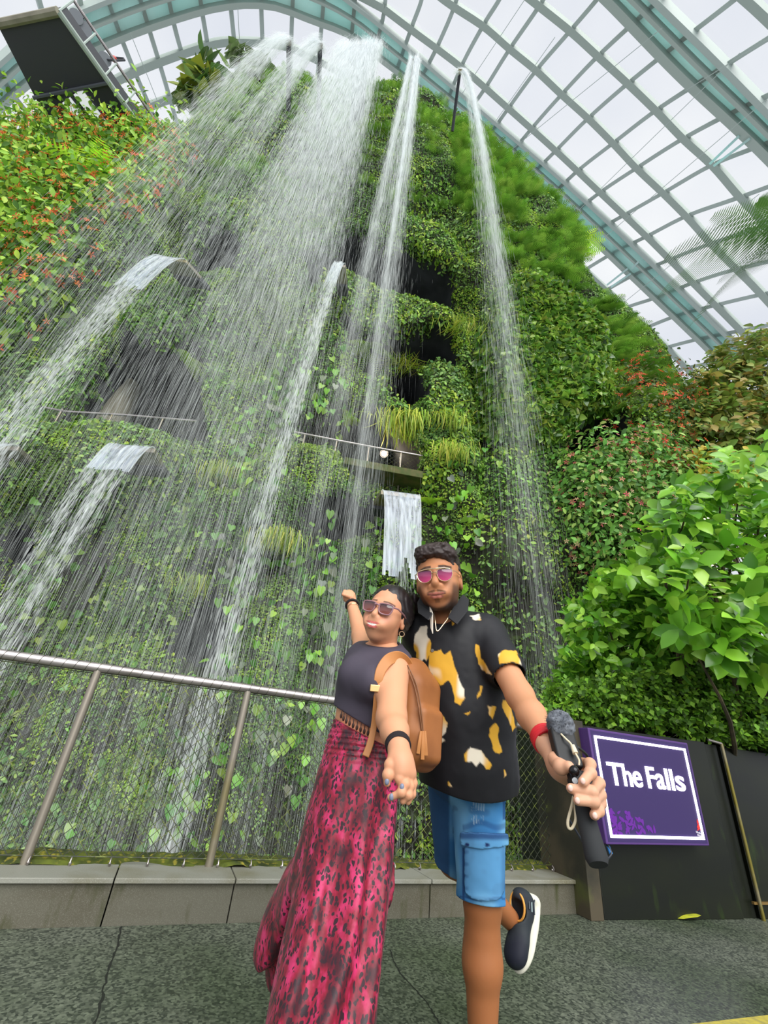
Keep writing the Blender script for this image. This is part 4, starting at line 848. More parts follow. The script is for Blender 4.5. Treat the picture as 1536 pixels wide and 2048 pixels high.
C = cloud(pb2, 4.6, 5.9, 520); woody('leafy_bush', 'medium-leaved bright green bush above the sign, left of the big-leaved one', 'bush', (3.3, 5.8, .4), C, [sprays(C, 10, .22, 'oval', .125, BIG, '', .4)], M['leafgloss'], 30, .02)
pb3 = [(1085, 1430), (1100, 1370), (1200, 1360), (1330, 1340), (1450, 1330), (1600, 1340), (1620, 1530), (1480, 1500), (1400, 1478), (1280, 1455), (1150, 1440), (1090, 1440)]
C = cloud(pb3, 4.35, 4.9, 2300); C[:, 2] = np.maximum(C[:, 2], 1.27); woody('hedge', 'low small-leaved hedge spilling over the top of the black panels', 'hedge', (2.9, 4.9, 1.15), C, [sprays(C, 8, .10, 'small', .055, [(92, 138, 44), (114, 160, 54), (74, 114, 40), (62, 96, 36)], '', .3)], M['leaf'], 60, .008)
# soil bank under the hedge so the panels hold something back
GX, GY = np.meshgrid(np.linspace(2.2, 7, 40), np.linspace(0.05, 4.5, 30)); S_ = np.stack([PO[0] + PD[0] * GX - PN[0] * -GY, PO[1] + PD[1] * GX + PN[1] * GY, 1.0 + .35 * GY * 0 + .12 * fbm(np.stack([GX, GY, GX * 0], -1), 2, 3) + .25 * GY], -1)
ii = np.arange(1200).reshape(30, 40); o = mesh_np('planting_bank', S_, np.stack([ii[:-1, :-1], ii[:-1, 1:], ii[1:, 1:], ii[1:, :-1]], -1).reshape(-1, 4), M['rock'], smooth=True); tag(o, 'dark soil bank behind the black panels under the bushes', 'soil')
# olive tree mass behind, upper right
pt = [(1375, 800), (1400, 740), (1440, 700), (1480, 690), (1540, 660), (1680, 620), (1680, 980), (1540, 960), (1450, 960), (1400, 990), (1375, 930)]
C = cloud(pt, 8.0, 10.5, 900); woody('olive_green_tree', 'olive and brownish green tree mass at the right edge above the big-leaved bush', 'tree', (9.5, 9.5, 1), C, [sprays(C, 12, .4, 'oval', .24, [(104, 122, 56), (128, 140, 70), (88, 106, 48), (140, 130, 74), (96, 132, 60)], '', .6)], M['leaf'], 30, .05)
pt = [(1385, 990), (1380, 900), (1450, 930), (1560, 900), (1600, 960), (1480, 1010), (1400, 1060)]
C = cloud(pt, 7.4, 8.6, 160); woody('yellowing_shrub', 'thin shrub with yellowing leaves in the gap below the olive green tree', 'shrub', (8.2, 8.4, 1), C, [sprays(C, 8, .3, 'oval', .18, [(150, 160, 66), (120, 150, 60), (176, 160, 70)], '', .5)], M['leaf'], 16, .02)
# fern-leaved tree, top right
pt = [(1300, 700), (1330, 690), (1420, 690), (1420, 760), (1360, 790), (1310, 770)]
root = atY(1640, 470, 7.5); g = empty('tree_fern', root - [0, 0, 5], 'tree fern with long feathery fronds reaching in from the top right edge', 'tree fern')
MB().tube(spline([root - [-.3, 0, 7], root - [-.15, 0, 3], root], 12), .14, 12).build('trunk', M['bark'], g)
def aim(px, py, Y): return atY(px, py, Y)
for (x, y, Y, ln_, n_) in ((1395, 530, 7.0, 1, 1), (1400, 425, 7.3, 1, 1), (1462, 362, 7.6, 1, 1), (1540, 345, 7.8, 1, 1), (1430, 590, 6.9, 1, 1), (1505, 640, 6.8, 1, 1), (1490, 480, 7.2, 1, 1), (1415, 480, 8.2, 1, 1), (1480, 560, 8.0, 1, 1)):
    e = aim(x, y, Y); d = e - root; L_ = np.linalg.norm(d); dd = unit(d + np.array([0, 0, .45 * L_])); fr = frond_arrays(root, dd, None, L_, pal(1, [(64, 104, 50), (80, 122, 58), (56, 90, 46)])[0], 44, .17, .42, .24)
    leaf_mesh('frond', [fr], M['leaf'], g)
pt = [(1380, 780), (1395, 745), (1450, 735), (1490, 750), (1500, 790), (1450, 800)]
# big-leaved plants against the sky at the summit left
for (x, y, r_, lab) in ((420, 165, 45, 'yellow-green large-leaved plant standing against the sky on the upper left ridge'), (395, 195, 30, 'dark green large-leaved plant just below the yellow-green one on the ridge'), (520, 150, 36, 'wispy grey-green shrub against the sky behind the leftmost spout'), (480, 110, 16, 'tiny dark shoot standing alone above the left ridge')):
    C = cloud([(x - r_, y + r_), (x - r_ * .8, y - r_ * .6), (x, y - r_), (x + r_ * .8, y - r_ * .3), (x + r_, y + r_ * .8)], 10.2, 11.0, 34 if r_ > 20 else 10)
    woody('ridge_plant', lab, 'plant', atY(x, y + r_ + 12, 10.8), C, [sprays(C, 4, .5, 'heart', .85 if r_ > 38 else .6, [(84, 112, 52), (64, 96, 50), (110, 124, 48)] if r_ > 38 else [(96, 116, 84), (84, 108, 70)], '', .8)], M['leaf'], 14, .04)
# ---------------------------------------------------------------- people: smooth blended volumes turned into one surface
def smin(a, b, k): h = np.maximum(k - np.abs(a - b), 0) / k; return np.minimum(a, b) - h * h * k * .25
class Vol:
    def __init__(s, lo, hi, vx):
        s.lo = np.array(lo, float); s.vx = vx; s.n = np.ceil((np.array(hi) - s.lo) / vx).astype(int) + 1; s.d = np.full(s.n, 1.0, np.float32)
    def sub(s, lo, hi):
        a = np.clip(np.floor((np.array(lo) - s.lo) / s.vx).astype(int), 0, s.n); b = np.clip(np.ceil((np.array(hi) - s.lo) / s.vx).astype(int) + 1, 0, s.n)
        if (b <= a).any(): return None, None
        sl = tuple(slice(i, j) for i, j in zip(a, b)); ax = [(s.lo[q] + s.vx * np.arange(a[q], b[q])).astype(np.float32) for q in range(3)]
        return sl, (ax[0][:, None, None], ax[1][None, :, None], ax[2][None, None, :])
    def put(s, sl, f, k, mode):
        o = s.d[sl]
        if mode == 'add': s.d[sl] = smin(o, f, k)
        elif mode == 'cut': s.d[sl] = -smin(-o, f, k)
    def cap(s, a, b, ra, rb=None, k=.02, mode='add'):
        a, b = np.array(a, float), np.array(b, float); rb = ra if rb is None else rb; m = max(ra, rb) + k + 3 * s.vx
        sl, G = s.sub(np.minimum(a, b) - m, np.maximum(a, b) + m)
        if sl is None: return s
        e = b - a; L2 = float(e @ e) + 1e-12; w = [G[q] - a[q] for q in range(3)]; t = np.clip((w[0] * e[0] + w[1] * e[1] + w[2] * e[2]) / L2, 0, 1)
        f = np.sqrt((w[0] - t * e[0]) ** 2 + (w[1] - t * e[1]) ** 2 + (w[2] - t * e[2]) ** 2) - (ra + (rb - ra) * t); s.put(sl, f, k, mode); return s
    def ell(s, c, r, Rm=None, k=.02, mode='add'):
        c, r = np.array(c, float), np.array([r] * 3 if np.isscalar(r) else r, float); m = r.max() + k + 3 * s.vx; sl, G = s.sub(c - m, c + m)
        if sl is None: return s
        Rm = np.eye(3) if Rm is None else Rm; w = [G[q] - c[q] for q in range(3)]
        l = [w[0] * Rm[0, q] + w[1] * Rm[1, q] + w[2] * Rm[2, q] for q in range(3)]     # columns of Rm are the local axes
        k0 = np.sqrt(sum((l[q] / r[q]) ** 2 for q in range(3))); k1 = np.sqrt(sum((l[q] / r[q] ** 2) ** 2 for q in range(3))) + 1e-9; s.put(sl, k0 * (k0 - 1) / k1, k, mode); return s
    def box(s, c, r, Rm=None, rd=.01, k=.01, mode='add'):
        c, r = np.array(c, float), np.array(r, float); m = np.linalg.norm(r) + k + 3 * s.vx; sl, G = s.sub(c - m, c + m)
        if sl is None: return s
        Rm = np.eye(3) if Rm is None else Rm; w = [G[q] - c[q] for q in range(3)]; l = [np.abs(w[0] * Rm[0, q] + w[1] * Rm[1, q] + w[2] * Rm[2, q]) - (r[q] - rd) for q in range(3)]
        f = np.sqrt(sum(np.maximum(x, 0) ** 2 for x in l)) + np.minimum(np.maximum(l[0], np.maximum(l[1], l[2])), 0) - rd; s.put(sl, f, k, mode); return s
    def plane(s, p, n, k=.004):      # keep the side the normal points away from
        n = np.array(n, float) / np.linalg.norm(n); ax = [(s.lo[q] + s.vx * np.arange(s.n[q])).astype(np.float32) for q in range(3)]
        f = (ax[0][:, None, None] - p[0]) * n[0] + (ax[1][None, :, None] - p[1]) * n[1] + (ax[2][None, None, :] - p[2]) * n[2]; s.d = np.maximum(s.d, f).astype(np.float32); return s
    def disp(s, fn, band=.03):
        i = np.nonzero(np.abs(s.d) < band); P = s.lo + s.vx * np.stack(i, -1); s.d[i] += fn(P).astype(np.float32); return s
    def mesh(s):
        d = s.d; n = np.array(d.shape); neg = d < 0
        c = [neg[a:n[0] - 1 + a, b:n[1] - 1 + b, e:n[2] - 1 + e] for a in (0, 1) for b in (0, 1) for e in (0, 1)]; sm = sum(x.astype(np.int8) for x in c); I = np.nonzero((sm > 0) & (sm < 8)); m = len(I[0])
        idx = -np.ones(n - 1, np.int32); idx[I] = np.arange(m); acc = np.zeros((m, 3)); cnt = np.zeros(m)
        cor = [(a, b, e) for a in (0, 1) for b in (0, 1) for e in (0, 1)]; val = [d[I[0] + a, I[1] + b, I[2] + e] for a, b, e in cor]
        for u_ in range(8):
            for q in range(3):
                if cor[u_][q] == 0:
                    w_ = cor.index(tuple(1 if z == q else cor[u_][z] for z in range(3))); A, B_ = val[u_], val[w_]; x = (A < 0) != (B_ < 0); t = A[x] / (A[x] - B_[x]); p = np.tile(np.array(cor[u_], float), (x.sum(), 1)); p[:, q] += t; acc[x] += p; cnt[x] += 1
        V = s.lo + s.vx * (np.stack(I, -1) + acc / cnt[:, None]); Fs = []
        for q in range(3):
            a, b = [(1, 2), (2, 0), (0, 1)][q]; sl0 = [slice(None)] * 3; sl1 = [slice(None)] * 3; sl0[q] = slice(0, -1); sl1[q] = slice(1, None); x = neg[tuple(sl0)] != neg[tuple(sl1)]; J = np.array(np.nonzero(x)).T
            J = J[(J[:, a] > 0) & (J[:, b] > 0) & (J[:, a] < n[a] - 1) & (J[:, b] < n[b] - 1)]; ea = np.eye(3, dtype=int)[a]; eb = np.eye(3, dtype=int)[b]
            f = np.stack([idx[tuple((J + o).T)] for o in (-ea - eb, -eb, 0 * ea, -ea)], -1); fl = neg[tuple(J.T)]; f[~fl] = f[~fl][:, ::-1]; Fs.append(f)
        return V, np.concatenate(Fs)
def vnormals(V, Fq):
    n = np.cross(V[Fq[:, 2]] - V[Fq[:, 0]], V[Fq[:, 3]] - V[Fq[:, 1]]); N_ = np.zeros_like(V)
    for k in range(4): np.add.at(N_, Fq[:, k], n)
    return unit(N_)
def relax(V, Fq, it=1):
    for _ in range(it):
        A = np.zeros_like(V); c = np.zeros(len(V))
        for k in range(4):
            for e in (1, 3): np.add.at(A, Fq[:, k], V[Fq[:, (k + e) % 4]]); np.add.at(c, Fq[:, k], 1)
        V = V * .5 + .5 * A / np.maximum(c, 1)[:, None]
    return V
def shell(name, V, Fq, mask, off, th, m, parent, **kw):
    """a raised patch over part of a surface: pockets, flaps, bands"""
    Nn = vnormals(V, Fq); f = Fq[mask[Fq].all(1)]
    if not len(f): return None
    u_, inv = np.unique(f, return_inverse=True); f = inv.reshape(-1, 4); A = V[u_] + Nn[u_] * off; B_ = V[u_] + Nn[u_] * (off - th); n = len(u_)
    E = np.concatenate([f[:, [k, (k + 1) % 4]] for k in range(4)]); key = np.sort(E, 1); _, iv, ct = np.unique(key, axis=0, return_inverse=True, return_counts=True); bd = E[ct[iv.ravel()] == 1]
    for _ in range(6):      # even out the outline
        for W in (A, B_):
            ac = np.zeros_like(W); cn = np.zeros(n)
            for a_, b_ in ((0, 1), (1, 0)): np.add.at(ac, bd[:, a_], W[bd[:, b_]]); np.add.at(cn, bd[:, a_], 1)
            q_ = cn > 0; W[q_] = W[q_] * .4 + .6 * ac[q_] / cn[q_][:, None]
    F_ = np.concatenate([f, f[:, ::-1] + n, np.stack([bd[:, 1], bd[:, 0], bd[:, 0] + n, bd[:, 1] + n], -1)]); return mesh_np(name, np.concatenate([A, B_]), F_, m, parent, smooth=True, **kw)
def P_(x, y, Y): return atY(x, y, Y)
def rot(yaw, pitch, roll):
    """head axes as columns: local x to the picture's right, y out of the face, z up"""
    B0 = np.array([[1, 0, 0], [0, -1, 0], [0, 0, 1.]]).T
    cy, sy = math.cos(yaw), math.sin(yaw); Rz = np.array([[cy, -sy, 0], [sy, cy, 0], [0, 0, 1]]); cp, sp_ = math.cos(pitch), math.sin(pitch); Rx = np.array([[1, 0, 0], [0, cp, -sp_], [0, sp_, cp]])
    cr_, sr = math.cos(roll), math.sin(roll); Ry = np.array([[cr_, 0, sr], [0, 1, 0], [-sr, 0, cr_]]); return Rz @ Ry @ Rx @ B0
def add_head(v, c, R_, s, neck_to, neck_r, smile=0., fem=False):
    T = lambda *p: c + R_ @ (np.array(p) * s)
    v.ell(T(0, -.018, .035), np.array([.075, .094, .086]) * s, R_, .02)
    v.ell(T(0, .018, -.025), np.array([.064 if fem else .069, .072, .088]) * s, R_, .03)
    v.ell(T(0, .024, -.068), np.array([.046 if fem else .054, .056, .045]) * s, R_, .03)
    v.ell(T(0, .066, -.100), np.array([.020 if fem else .025, .018, .017]) * s, R_, .025)
    for q in (-1, 1):
        v.ell(T(q * .037, .056, -.036), np.array([.026, .026, .026]) * s, R_, .03)
        v.ell(T(q * .032, .094, .003), np.array([.017, .012, .010]) * s, R_, .012, 'cut')
        v.ell(T(q * .032, .080, .002), np.array([.013, .012, .010]) * s, R_, .004)
        v.ell(T(q * .076, -.012, -.010), np.array([.008, .019, .031]) * s, R_ @ rot(0, .2, 0) @ np.diag([1, -1, 1]), .008)
        v.ell(T(q * .083, -.008, -.006), np.array([.006, .009, .016]) * s, R_, .006, 'cut')
        v.ell(T(q * .077, -.008, -.036), np.array([.006, .009, .010]) * s, R_, .006)
        v.ell(T(q * (.012 if fem else .0155), .100, -.038), np.array([.0080, .010, .0078]) * s, R_, .004); v.ell(T(q * .0075, .106, -.046), np.array([.0042, .006, .0035]) * s, R_, .002, 'cut'); v.cap(T(q * .019, .096, -.040), T(q * .033, .082, -.066), .0016 * s, .001, .006, 'cut')
    v.cap(T(-.028, .081, .021), T(.028, .081, .021), .010 * s, None, .02)
    v.cap(T(0, .088, .010), T(0, .112, -.030), .0065 * s, (.0110 if fem else .0130) * s, .007)
    v.ell(T(0, .090, -.064), np.array([.040, .02, .018]) * s, R_, .03)
    w_ = .025 + .004 * smile
    up = [T(-w_, .094 - .006, -.066 + .006 * smile), T(-.008, .105, -.0645), T(0, .105, -.0665), T(.008, .105, -.0645), T(w_, .094 - .006, -.066 + .006 * smile)]
    for a, b in zip(up, up[1:]): v.cap(a, b, .0042 * s, None, .005)
    lo = [T(-w_ * .85, .091, -.072 + .004 * smile), T(-.008, .103, -.0775), T(.008, .103, -.0775), T(w_ * .85, .091, -.072 + .004 * smile)]
    for a, b in zip(lo, lo[1:]): v.cap(a, b, .005 * s, None, .005)
    v.cap(T(-w_, .108, -.070 + .006 * smile), T(0, .114, -.0712), .0016 * s, None, .003, 'cut'); v.cap(T(0, .114, -.0712), T(w_, .108, -.070 + .006 * smile), .0016 * s, None, .003, 'cut')
    v.cap(T(0, -.025, -.06), neck_to, neck_r * 1.0, neck_r * 1.08, .03)
    return T
def localc(V, c, R_, s): return ((V - c) @ R_) / s
def strands(name, pts_list, r, m, parent, n=4):
    mm = MB()
    for P in pts_list: mm.tube(P, list(np.linspace(r, r * .3, len(P))), n, cap=False)
    return mm.build(name, m, parent)
def cloth_noise(s1, a1, s2=0, a2=0, st=(1, 1, .35)): return lambda P: a1 * fbm(P * st, s1, 2) + (a2 * fbm(P * st + 9, s2, 2) if a2 else 0)
def finger(v, pts, r0, r1, k=.006):
    for a in range(len(pts) - 1):
        t0, t1 = a / (len(pts) - 1), (a + 1) / (len(pts) - 1); v.cap(pts[a], pts[a + 1], r0 + (r1 - r0) * t0, r0 + (r1 - r0) * t1, k)
        if 0 < a: v.ell(pts[a], r0 * 1.06, None, .004)
def skinmat(nm, rough=.48):
    m = mat(nm, (200, 150, 120), rough, attr=True, spec=.35, bump=(320, .12, .0006)); p = [n for n in m.node_tree.nodes if n.type == 'BSDF_PRINCIPLED'][0]
    p.inputs['Subsurface Weight'].default_value = .12; p.inputs['Subsurface Radius'].default_value = (.012, .005, .003); p.inputs['Subsurface Scale'].default_value = .6; return m
M['skin'] = skinmat('skin'); M['hair'] = mat('black_hair', (34, 28, 30), .42, spec=.5, bump=(160, .6, .004)); M['hairb'] = mat('dark_brown_hair', (52, 40, 38), .5, spec=.4, bump=(140, .8, .006))
M['nail'] = mat('grey_nail_polish', (120, 128, 150), .25); M['nailn'] = mat('natural_nail', (232, 190, 176), .3)
def lens_patch(name, c, ex, ey, en, outline, m, parent, bulge=.004, th=.0016):
    n = len(outline); V = []; Fc = []
    for s_ in (0, 1):
        for rr in (1., .55):
            for (a, b) in outline: V.append(c + ex * a * rr + ey * b * rr + en * (bulge * (1 - rr * rr) * 1.6 - s_ * th))
        V.append(c + en * (bulge * 1.6 - s_ * th))
    o = 2 * n + 1
    for s_ in (0, 1):
        b0 = s_ * o
        for k in range(n):
            q = (k + 1) % n; Fc.append((b0 + k, b0 + q, b0 + n + q, b0 + n + k)); Fc.append((b0 + n + k, b0 + n + q, b0 + 2 * n))
    for k in range(n): q = (k + 1) % n; Fc.append((k, q, o + q, o + k))
    return MB().add(V, Fc).build(name, m, parent)
# ================================================================ the man
man = empty('person', P_(905, 2300, 1.8) * [1, 1, 0] + [0, 0, FZ], 'man in black and gold shirt and blue denim shorts, holding out a camera grip', 'person')
hc = P_(877, 1158, 1.55); HR = rot(-.30, .20, -.10); hs = 1.035
def L3(nm, m, parent=man): pass
neck = P_(892, 1236, 1.63); sL = P_(972, 1268, 1.62); sR = P_(838, 1262, 1.68)
el = P_(1040, 1392, 1.44); wr = P_(1096, 1487, 1.24)
hipL = P_(958, 1590, 1.76); hipR = P_(905, 1575, 1.84); kneeL = P_(965, 1800, 1.80); ankL = kneeL + np.array([.01, .06, -.38]); ankL[2] = .13
kneeR = P_(908, 1716, 1.98); ankR = P_(1020, 1838, 2.26)
def man_torso(v, g=0., folds=False):
    ch, wa, hp = P_(924, 1330, 1.68), P_(936, 1455, 1.70), P_(937, 1545, 1.74); Rt = rot(-.12, 0, .0)
    v.ell(P_(918, 1298, 1.67), np.array([.165, .105, .13]) + g, Rt, .05); v.ell(ch, np.array([.168, .115, .14]) + g, Rt, .06); v.ell(P_(930, 1395, 1.68), np.array([.160, .118, .13]) + g, Rt, .06)
    v.ell(wa, np.array([.155, .125, .14]) + g, Rt, .06); v.ell(hp, np.array([.158, .115, .12]) + g, Rt, .06)
    v.cap(neck + [0, .03, -.05], sL, .055 + g, .052 + g, .06); v.cap(neck + [0, .03, -.05], sR, .055 + g, .052 + g, .06)
v = Vol(np.array([-.15, 1.05, .0]), np.array([.85, 2.55, 1.62]), .0055)
man_torso(v, -.022)
v.cap(neck + [0, .02, -.06], hc + HR @ np.array([0, -.03, -.06]), .056, .053, .03)
v.cap(sL, el, .050, .041, .02); v.cap(el, el * .55 + wr * .45, .040, .0385, .02); v.cap(el * .55 + wr * .45, wr, .0385, .0265, .02)
eR = P_(820, 1335, 1.90); v.cap(sR, eR, .048, .040, .02); v.cap(eR, P_(765, 1400, 1.86), .038, .028, .02)
v.cap(hipL, kneeL, .082, .056, .03); v.cap(kneeL, kneeL * .6 + ankL * .4, .054, .055, .03); v.cap(kneeL * .6 + ankL * .4, ankL, .055, .036, .03); v.ell(kneeL * .72 + ankL * .28 + [0, .022, 0], (.045, .045, .10), None, .03)
fl = ankL + [0, -.06, -.07]; v.cap(ankL, fl, .035, .034, .02); v.cap(fl, fl + [0, -.12, -.015], .034, .028, .02)
v.cap(hipR, kneeR, .080, .055, .03); v.cap(kneeR, ankR, .052, .036, .03); v.ell(kneeR * .65 + ankR * .35 + [0, .01, -.02], .05, None, .03)
Vb, Fb = v.mesh()
v = Vol(hc - [.15, .19, .22], hc + [.16, .17, .16], .0019)
Tm = add_head(v, hc, HR, hs, neck + [0, .02, -.06], .058, .55)
Vh, Fh = v.mesh()
# gripping hand
v = Vol(np.array([.40, .98, .70]), np.array([.78, 1.32, .98]), .0028)
hy = -.02
G_ = lambda x, y, Y: P_(x, y, Y + hy)
v.cap(wr * .8 + el * .2, wr, .031, .0265, .02); v.cap(wr, G_(1122, 1530, 1.215), .027, .030, .02); v.cap(G_(1118, 1522, 1.215), G_(1160, 1545, 1.225), .026, .022, .02); v.cap(G_(1125, 1540, 1.215), G_(1178, 1585, 1.225), .024, .02, .02)
fing = [[(1155, 1525, 1.225), (1180, 1528, 1.17), (1181, 1546, 1.115), (1166, 1564, 1.10)], [(1168, 1555, 1.225), (1198, 1566, 1.17), (1184, 1584, 1.11), (1142, 1577, 1.11)], [(1172, 1575, 1.225), (1200, 1589, 1.17), (1187, 1603, 1.11), (1156, 1601, 1.105)], [(1178, 1592, 1.225), (1201, 1606, 1.17), (1197, 1621, 1.125), (1189, 1630, 1.115)]]
for k, f in enumerate(fing): finger(v, [G_(*q) for q in f], .0125 - .0012 * (k == 3), .0100)
finger(v, [G_(1110, 1518, 1.19), G_(1122, 1534, 1.155), G_(1138, 1533, 1.135)], .0165, .0115)
Vg, Fg = v.mesh()
lc = localc(Vh, hc, HR, hs)
def blend(c, m_, col): return c * (1 - m_[:, None]) + s2l(col) * m_[:, None]
SK = (184, 124, 86)
ch_ = np.tile(s2l(SK), (len(Vh), 1)) * (1 + .05 * fbm(Vh, 30, 2)[:, None])
je = np.sqrt((lc[:, 0] / .060) ** 2 + ((lc[:, 2] + .035) / .082) ** 2); bd_ = sstep(.83, .98, je) * sstep(-.02, -.045, lc[:, 2]) * sstep(-.04, -.01, lc[:, 1]) * sstep(-.15, -.11, lc[:, 2])
bd_ = bd_ * (.68 + .32 * sstep(-.07, -.10, lc[:, 2])); ch_ = blend(ch_, bd_ * .94, (42, 32, 28)); ch_ = blend(ch_, sstep(.6, .9, je) * sstep(-.02, -.05, lc[:, 2]) * (lc[:, 1] > 0) * .25, (60, 46, 40))
ax2 = np.abs(lc[:, 0]); fr_ = lc[:, 1] > .07
mus = sstep(.036, .028, ax2) * sstep(.0065, .003, np.abs(lc[:, 2] + .0555 + .25 * ax2)) * sstep(.002, .006, ax2) * fr_; ch_ = blend(ch_, mus * .62, (60, 42, 36))
soul = sstep(.010, .006, ax2) * sstep(.008, .004, np.abs(lc[:, 2] + .088)) * fr_; ch_ = blend(ch_, soul * .5, (60, 42, 36))
ul = sstep(1.15, .8, (ax2 / .030) ** 2 + ((lc[:, 2] + .0665 - .0015 * np.cos(ax2 * 300)) / .0048) ** 2) * fr_; ll = sstep(1.15, .8, (ax2 / .024) ** 2 + ((lc[:, 2] + .0755) / .0062) ** 2) * fr_
ch_ = blend(ch_, np.maximum(ul, ll) * .85, (168, 96, 86)); mo = sstep(.033, .028, ax2) * sstep(.0024, .0010, np.abs(lc[:, 2] + .0708 - .16 * np.maximum(ax2 - .008, 0))) * fr_; ch_ = blend(ch_, mo * .9, (82, 42, 38))
brow = sstep(.024, .019, np.abs(ax2 - .034)) * sstep(.0070, .0035, np.abs(lc[:, 2] - .028 + .15 * np.maximum(0, ax2 - .036))) * (lc[:, 1] > .05); ch_ = blend(ch_, brow * .9, (40, 30, 26))
eye = sstep(.013, .010, np.abs(np.abs(lc[:, 0]) - .032)) * sstep(.0055, .004, np.abs(lc[:, 2] - .002)) * (lc[:, 1] > .06); ch_ = blend(ch_, eye * .8, (70, 50, 46))
cb_ = np.tile(s2l((200, 144, 108)), (len(Vb), 1)); leg = (Vb[:, 2] < .6); cb_[leg] = s2l((164, 104, 64)); cg_ = np.tile(s2l((212, 160, 130)), (len(Vg), 1))
VV = np.concatenate([Vb, Vh, Vg]); FF = np.concatenate([Fb, Fh + len(Vb), Fg + len(Vb) + len(Vh)])
mesh_np('body', VV, FF, M['skin'], man, col=np.concatenate([cb_, ch_, cg_]), smooth=True)
for q in ((1166, 1562, 1.088), (1155, 1601, 1.092), (1141, 1576, 1.098), (1190, 1631, 1.100)):
    c = G_(*q); MB().ball(c, (.0055, .003, .0065), 10, 6).build('fingernail', M['nailn'], man)
# hair: thick, swept, short at the sides
v = Vol(hc - [.17, .18, .1], hc + [.17, .2, .2], .003); T = Tm
v.ell(T(0, -.030, .045), np.array([.083, .094, .084]) * hs, HR, .02); v.ell(T(-.002, .026, .092), np.array([.066, .062, .034]) * hs, HR, .02); v.ell(T(-.032, .040, .086), np.array([.036, .042, .026]) * hs, HR, .03); v.ell(T(.036, .034, .082), np.array([.036, .042, .024]) * hs, HR, .03)
v.ell(T(0, .068, .004), np.array([.060, .07, .062]) * hs, HR, .006, 'cut'); v.ell(T(0, .04, -.07), np.array([.12, .10, .085]) * hs, HR, .006, 'cut')
for q in (-1, 1): v.ell(T(q * .086, .012, -.01), np.array([.03, .036, .045]) * hs, HR, .006, 'cut')
def lock(P): l = localc(P, hc, HR, hs); return .019 * fbm(l * [1, .5, 1.2] + 3, 45, 2) + .012 * fbm(l * [1, .6, 1], 105, 2)
v.disp(lock, .02); Vx, Fx = v.mesh(); mesh_np('hair', Vx, Fx, M['hairb'], man, smooth=True)
rs = np.random.default_rng(5); sl_ = []
for k in range(1100):
    a, b = rs.uniform(-1, 1), rs.uniform(0, 1); p0 = np.array([a * .066, .02 + .062 * b - .03 * a * a, .086 + .033 * (1 - b) - .02 * a * a]); dd = np.array([rs.normal(.3, .4) , rs.normal(-.4, .4), rs.normal(.4, .25)]) * .011
    sl_.append([T(*p0), T(*(p0 + dd * .6 + [0, 0, .004])), T(*(p0 + dd + [.005, -.004, -.001]))])
strands('hair_strands', sl_, .0013, M['hairb'], man)
# aviators
GL = mat('gold_frame', (226, 196, 160), .25, metal=.8); PL = mat('magenta_lens', (150, 34, 92), .08, spec=.8); gl = empty('sunglasses', T(0, .12, 0)); gl.parent = man; gl.matrix_parent_inverse = Matrix.Translation(man.location).inverted()
ex, ey, en = HR[:, 0] * hs, HR[:, 2] * hs, HR[:, 1] * hs
def gradient_lens(nm, top, bot, c, h):
    m = mat(nm, top, .08, spec=.8); nt = m.node_tree; p = [n for n in nt.nodes if n.type == 'BSDF_PRINCIPLED'][0]; g = N(nt, 'ShaderNodeNewGeometry'); dp = N(nt, 'ShaderNodeVectorMath', operation='DOT_PRODUCT'); dp.inputs[1].default_value = tuple(HRc[:, 2]); L(nt, g, dp)
    mr = N(nt, 'ShaderNodeMapRange'); z = float(c @ HRc[:, 2]); mr.inputs['From Min'].default_value = z - h; mr.inputs['From Max'].default_value = z + h; nt.links.new(dp.outputs['Value'], mr.inputs[0])
    mx = N(nt, 'ShaderNodeMix', data_type='RGBA'); mx.inputs[6].default_value = rgba(bot); mx.inputs[7].default_value = rgba(top); L(nt, mr, mx); nt.links.new(mx.outputs[2], p.inputs['Base Color']); return m
HRc = HR; PL = gradient_lens('magenta_lens', (74, 22, 58), (206, 72, 128), T(0, .1, -.004), .018)
out_av = [(-.026, .012), (-.018, .0165), (0, .018), (.018, .016), (.025, .010), (.025, -.004), (.019, -.017), (.006, -.024), (-.008, -.0235), (-.020, -.015), (-.026, -.002)]
for q in (-1, 1):
    c = T(q * .034, .106, -.002); ol = [(a * -q, b) for a, b in out_av]; enq = unit(en + ex * q * .16); exq = unit(np.cross(ey, enq) * 1.0) * hs; exq = exq if exq @ ex > 0 else -exq
    lens_patch('lens', c, exq, ey, enq, ol, PL, gl, .003); MB().tube([c + exq * a + ey * b for a, b in spline(ol + ol[:1], 40)[:-1]], .0015, 6, closed=True).build('rim', GL, gl)
    MB().tube([c + exq * q * .026 + ey * .009, T(q * .070, .085, .006), T(q * .079, .02, .003), T(q * .080, -.02, -.004)], .0016, 6).build('temple', GL, gl)
MB().tube(spline([T(-.052, .104, .014), T(-.03, .109, .0175), T(0, .114, .0175), T(.03, .109, .0175), T(.052, .104, .014)], 16), .0021, 8).build('brow_bar', GL, gl); MB().tube([T(-.011, .112, .003), T(0, .116, .005), T(.011, .112, .003)], .0014, 6).build('bridge', GL, gl)
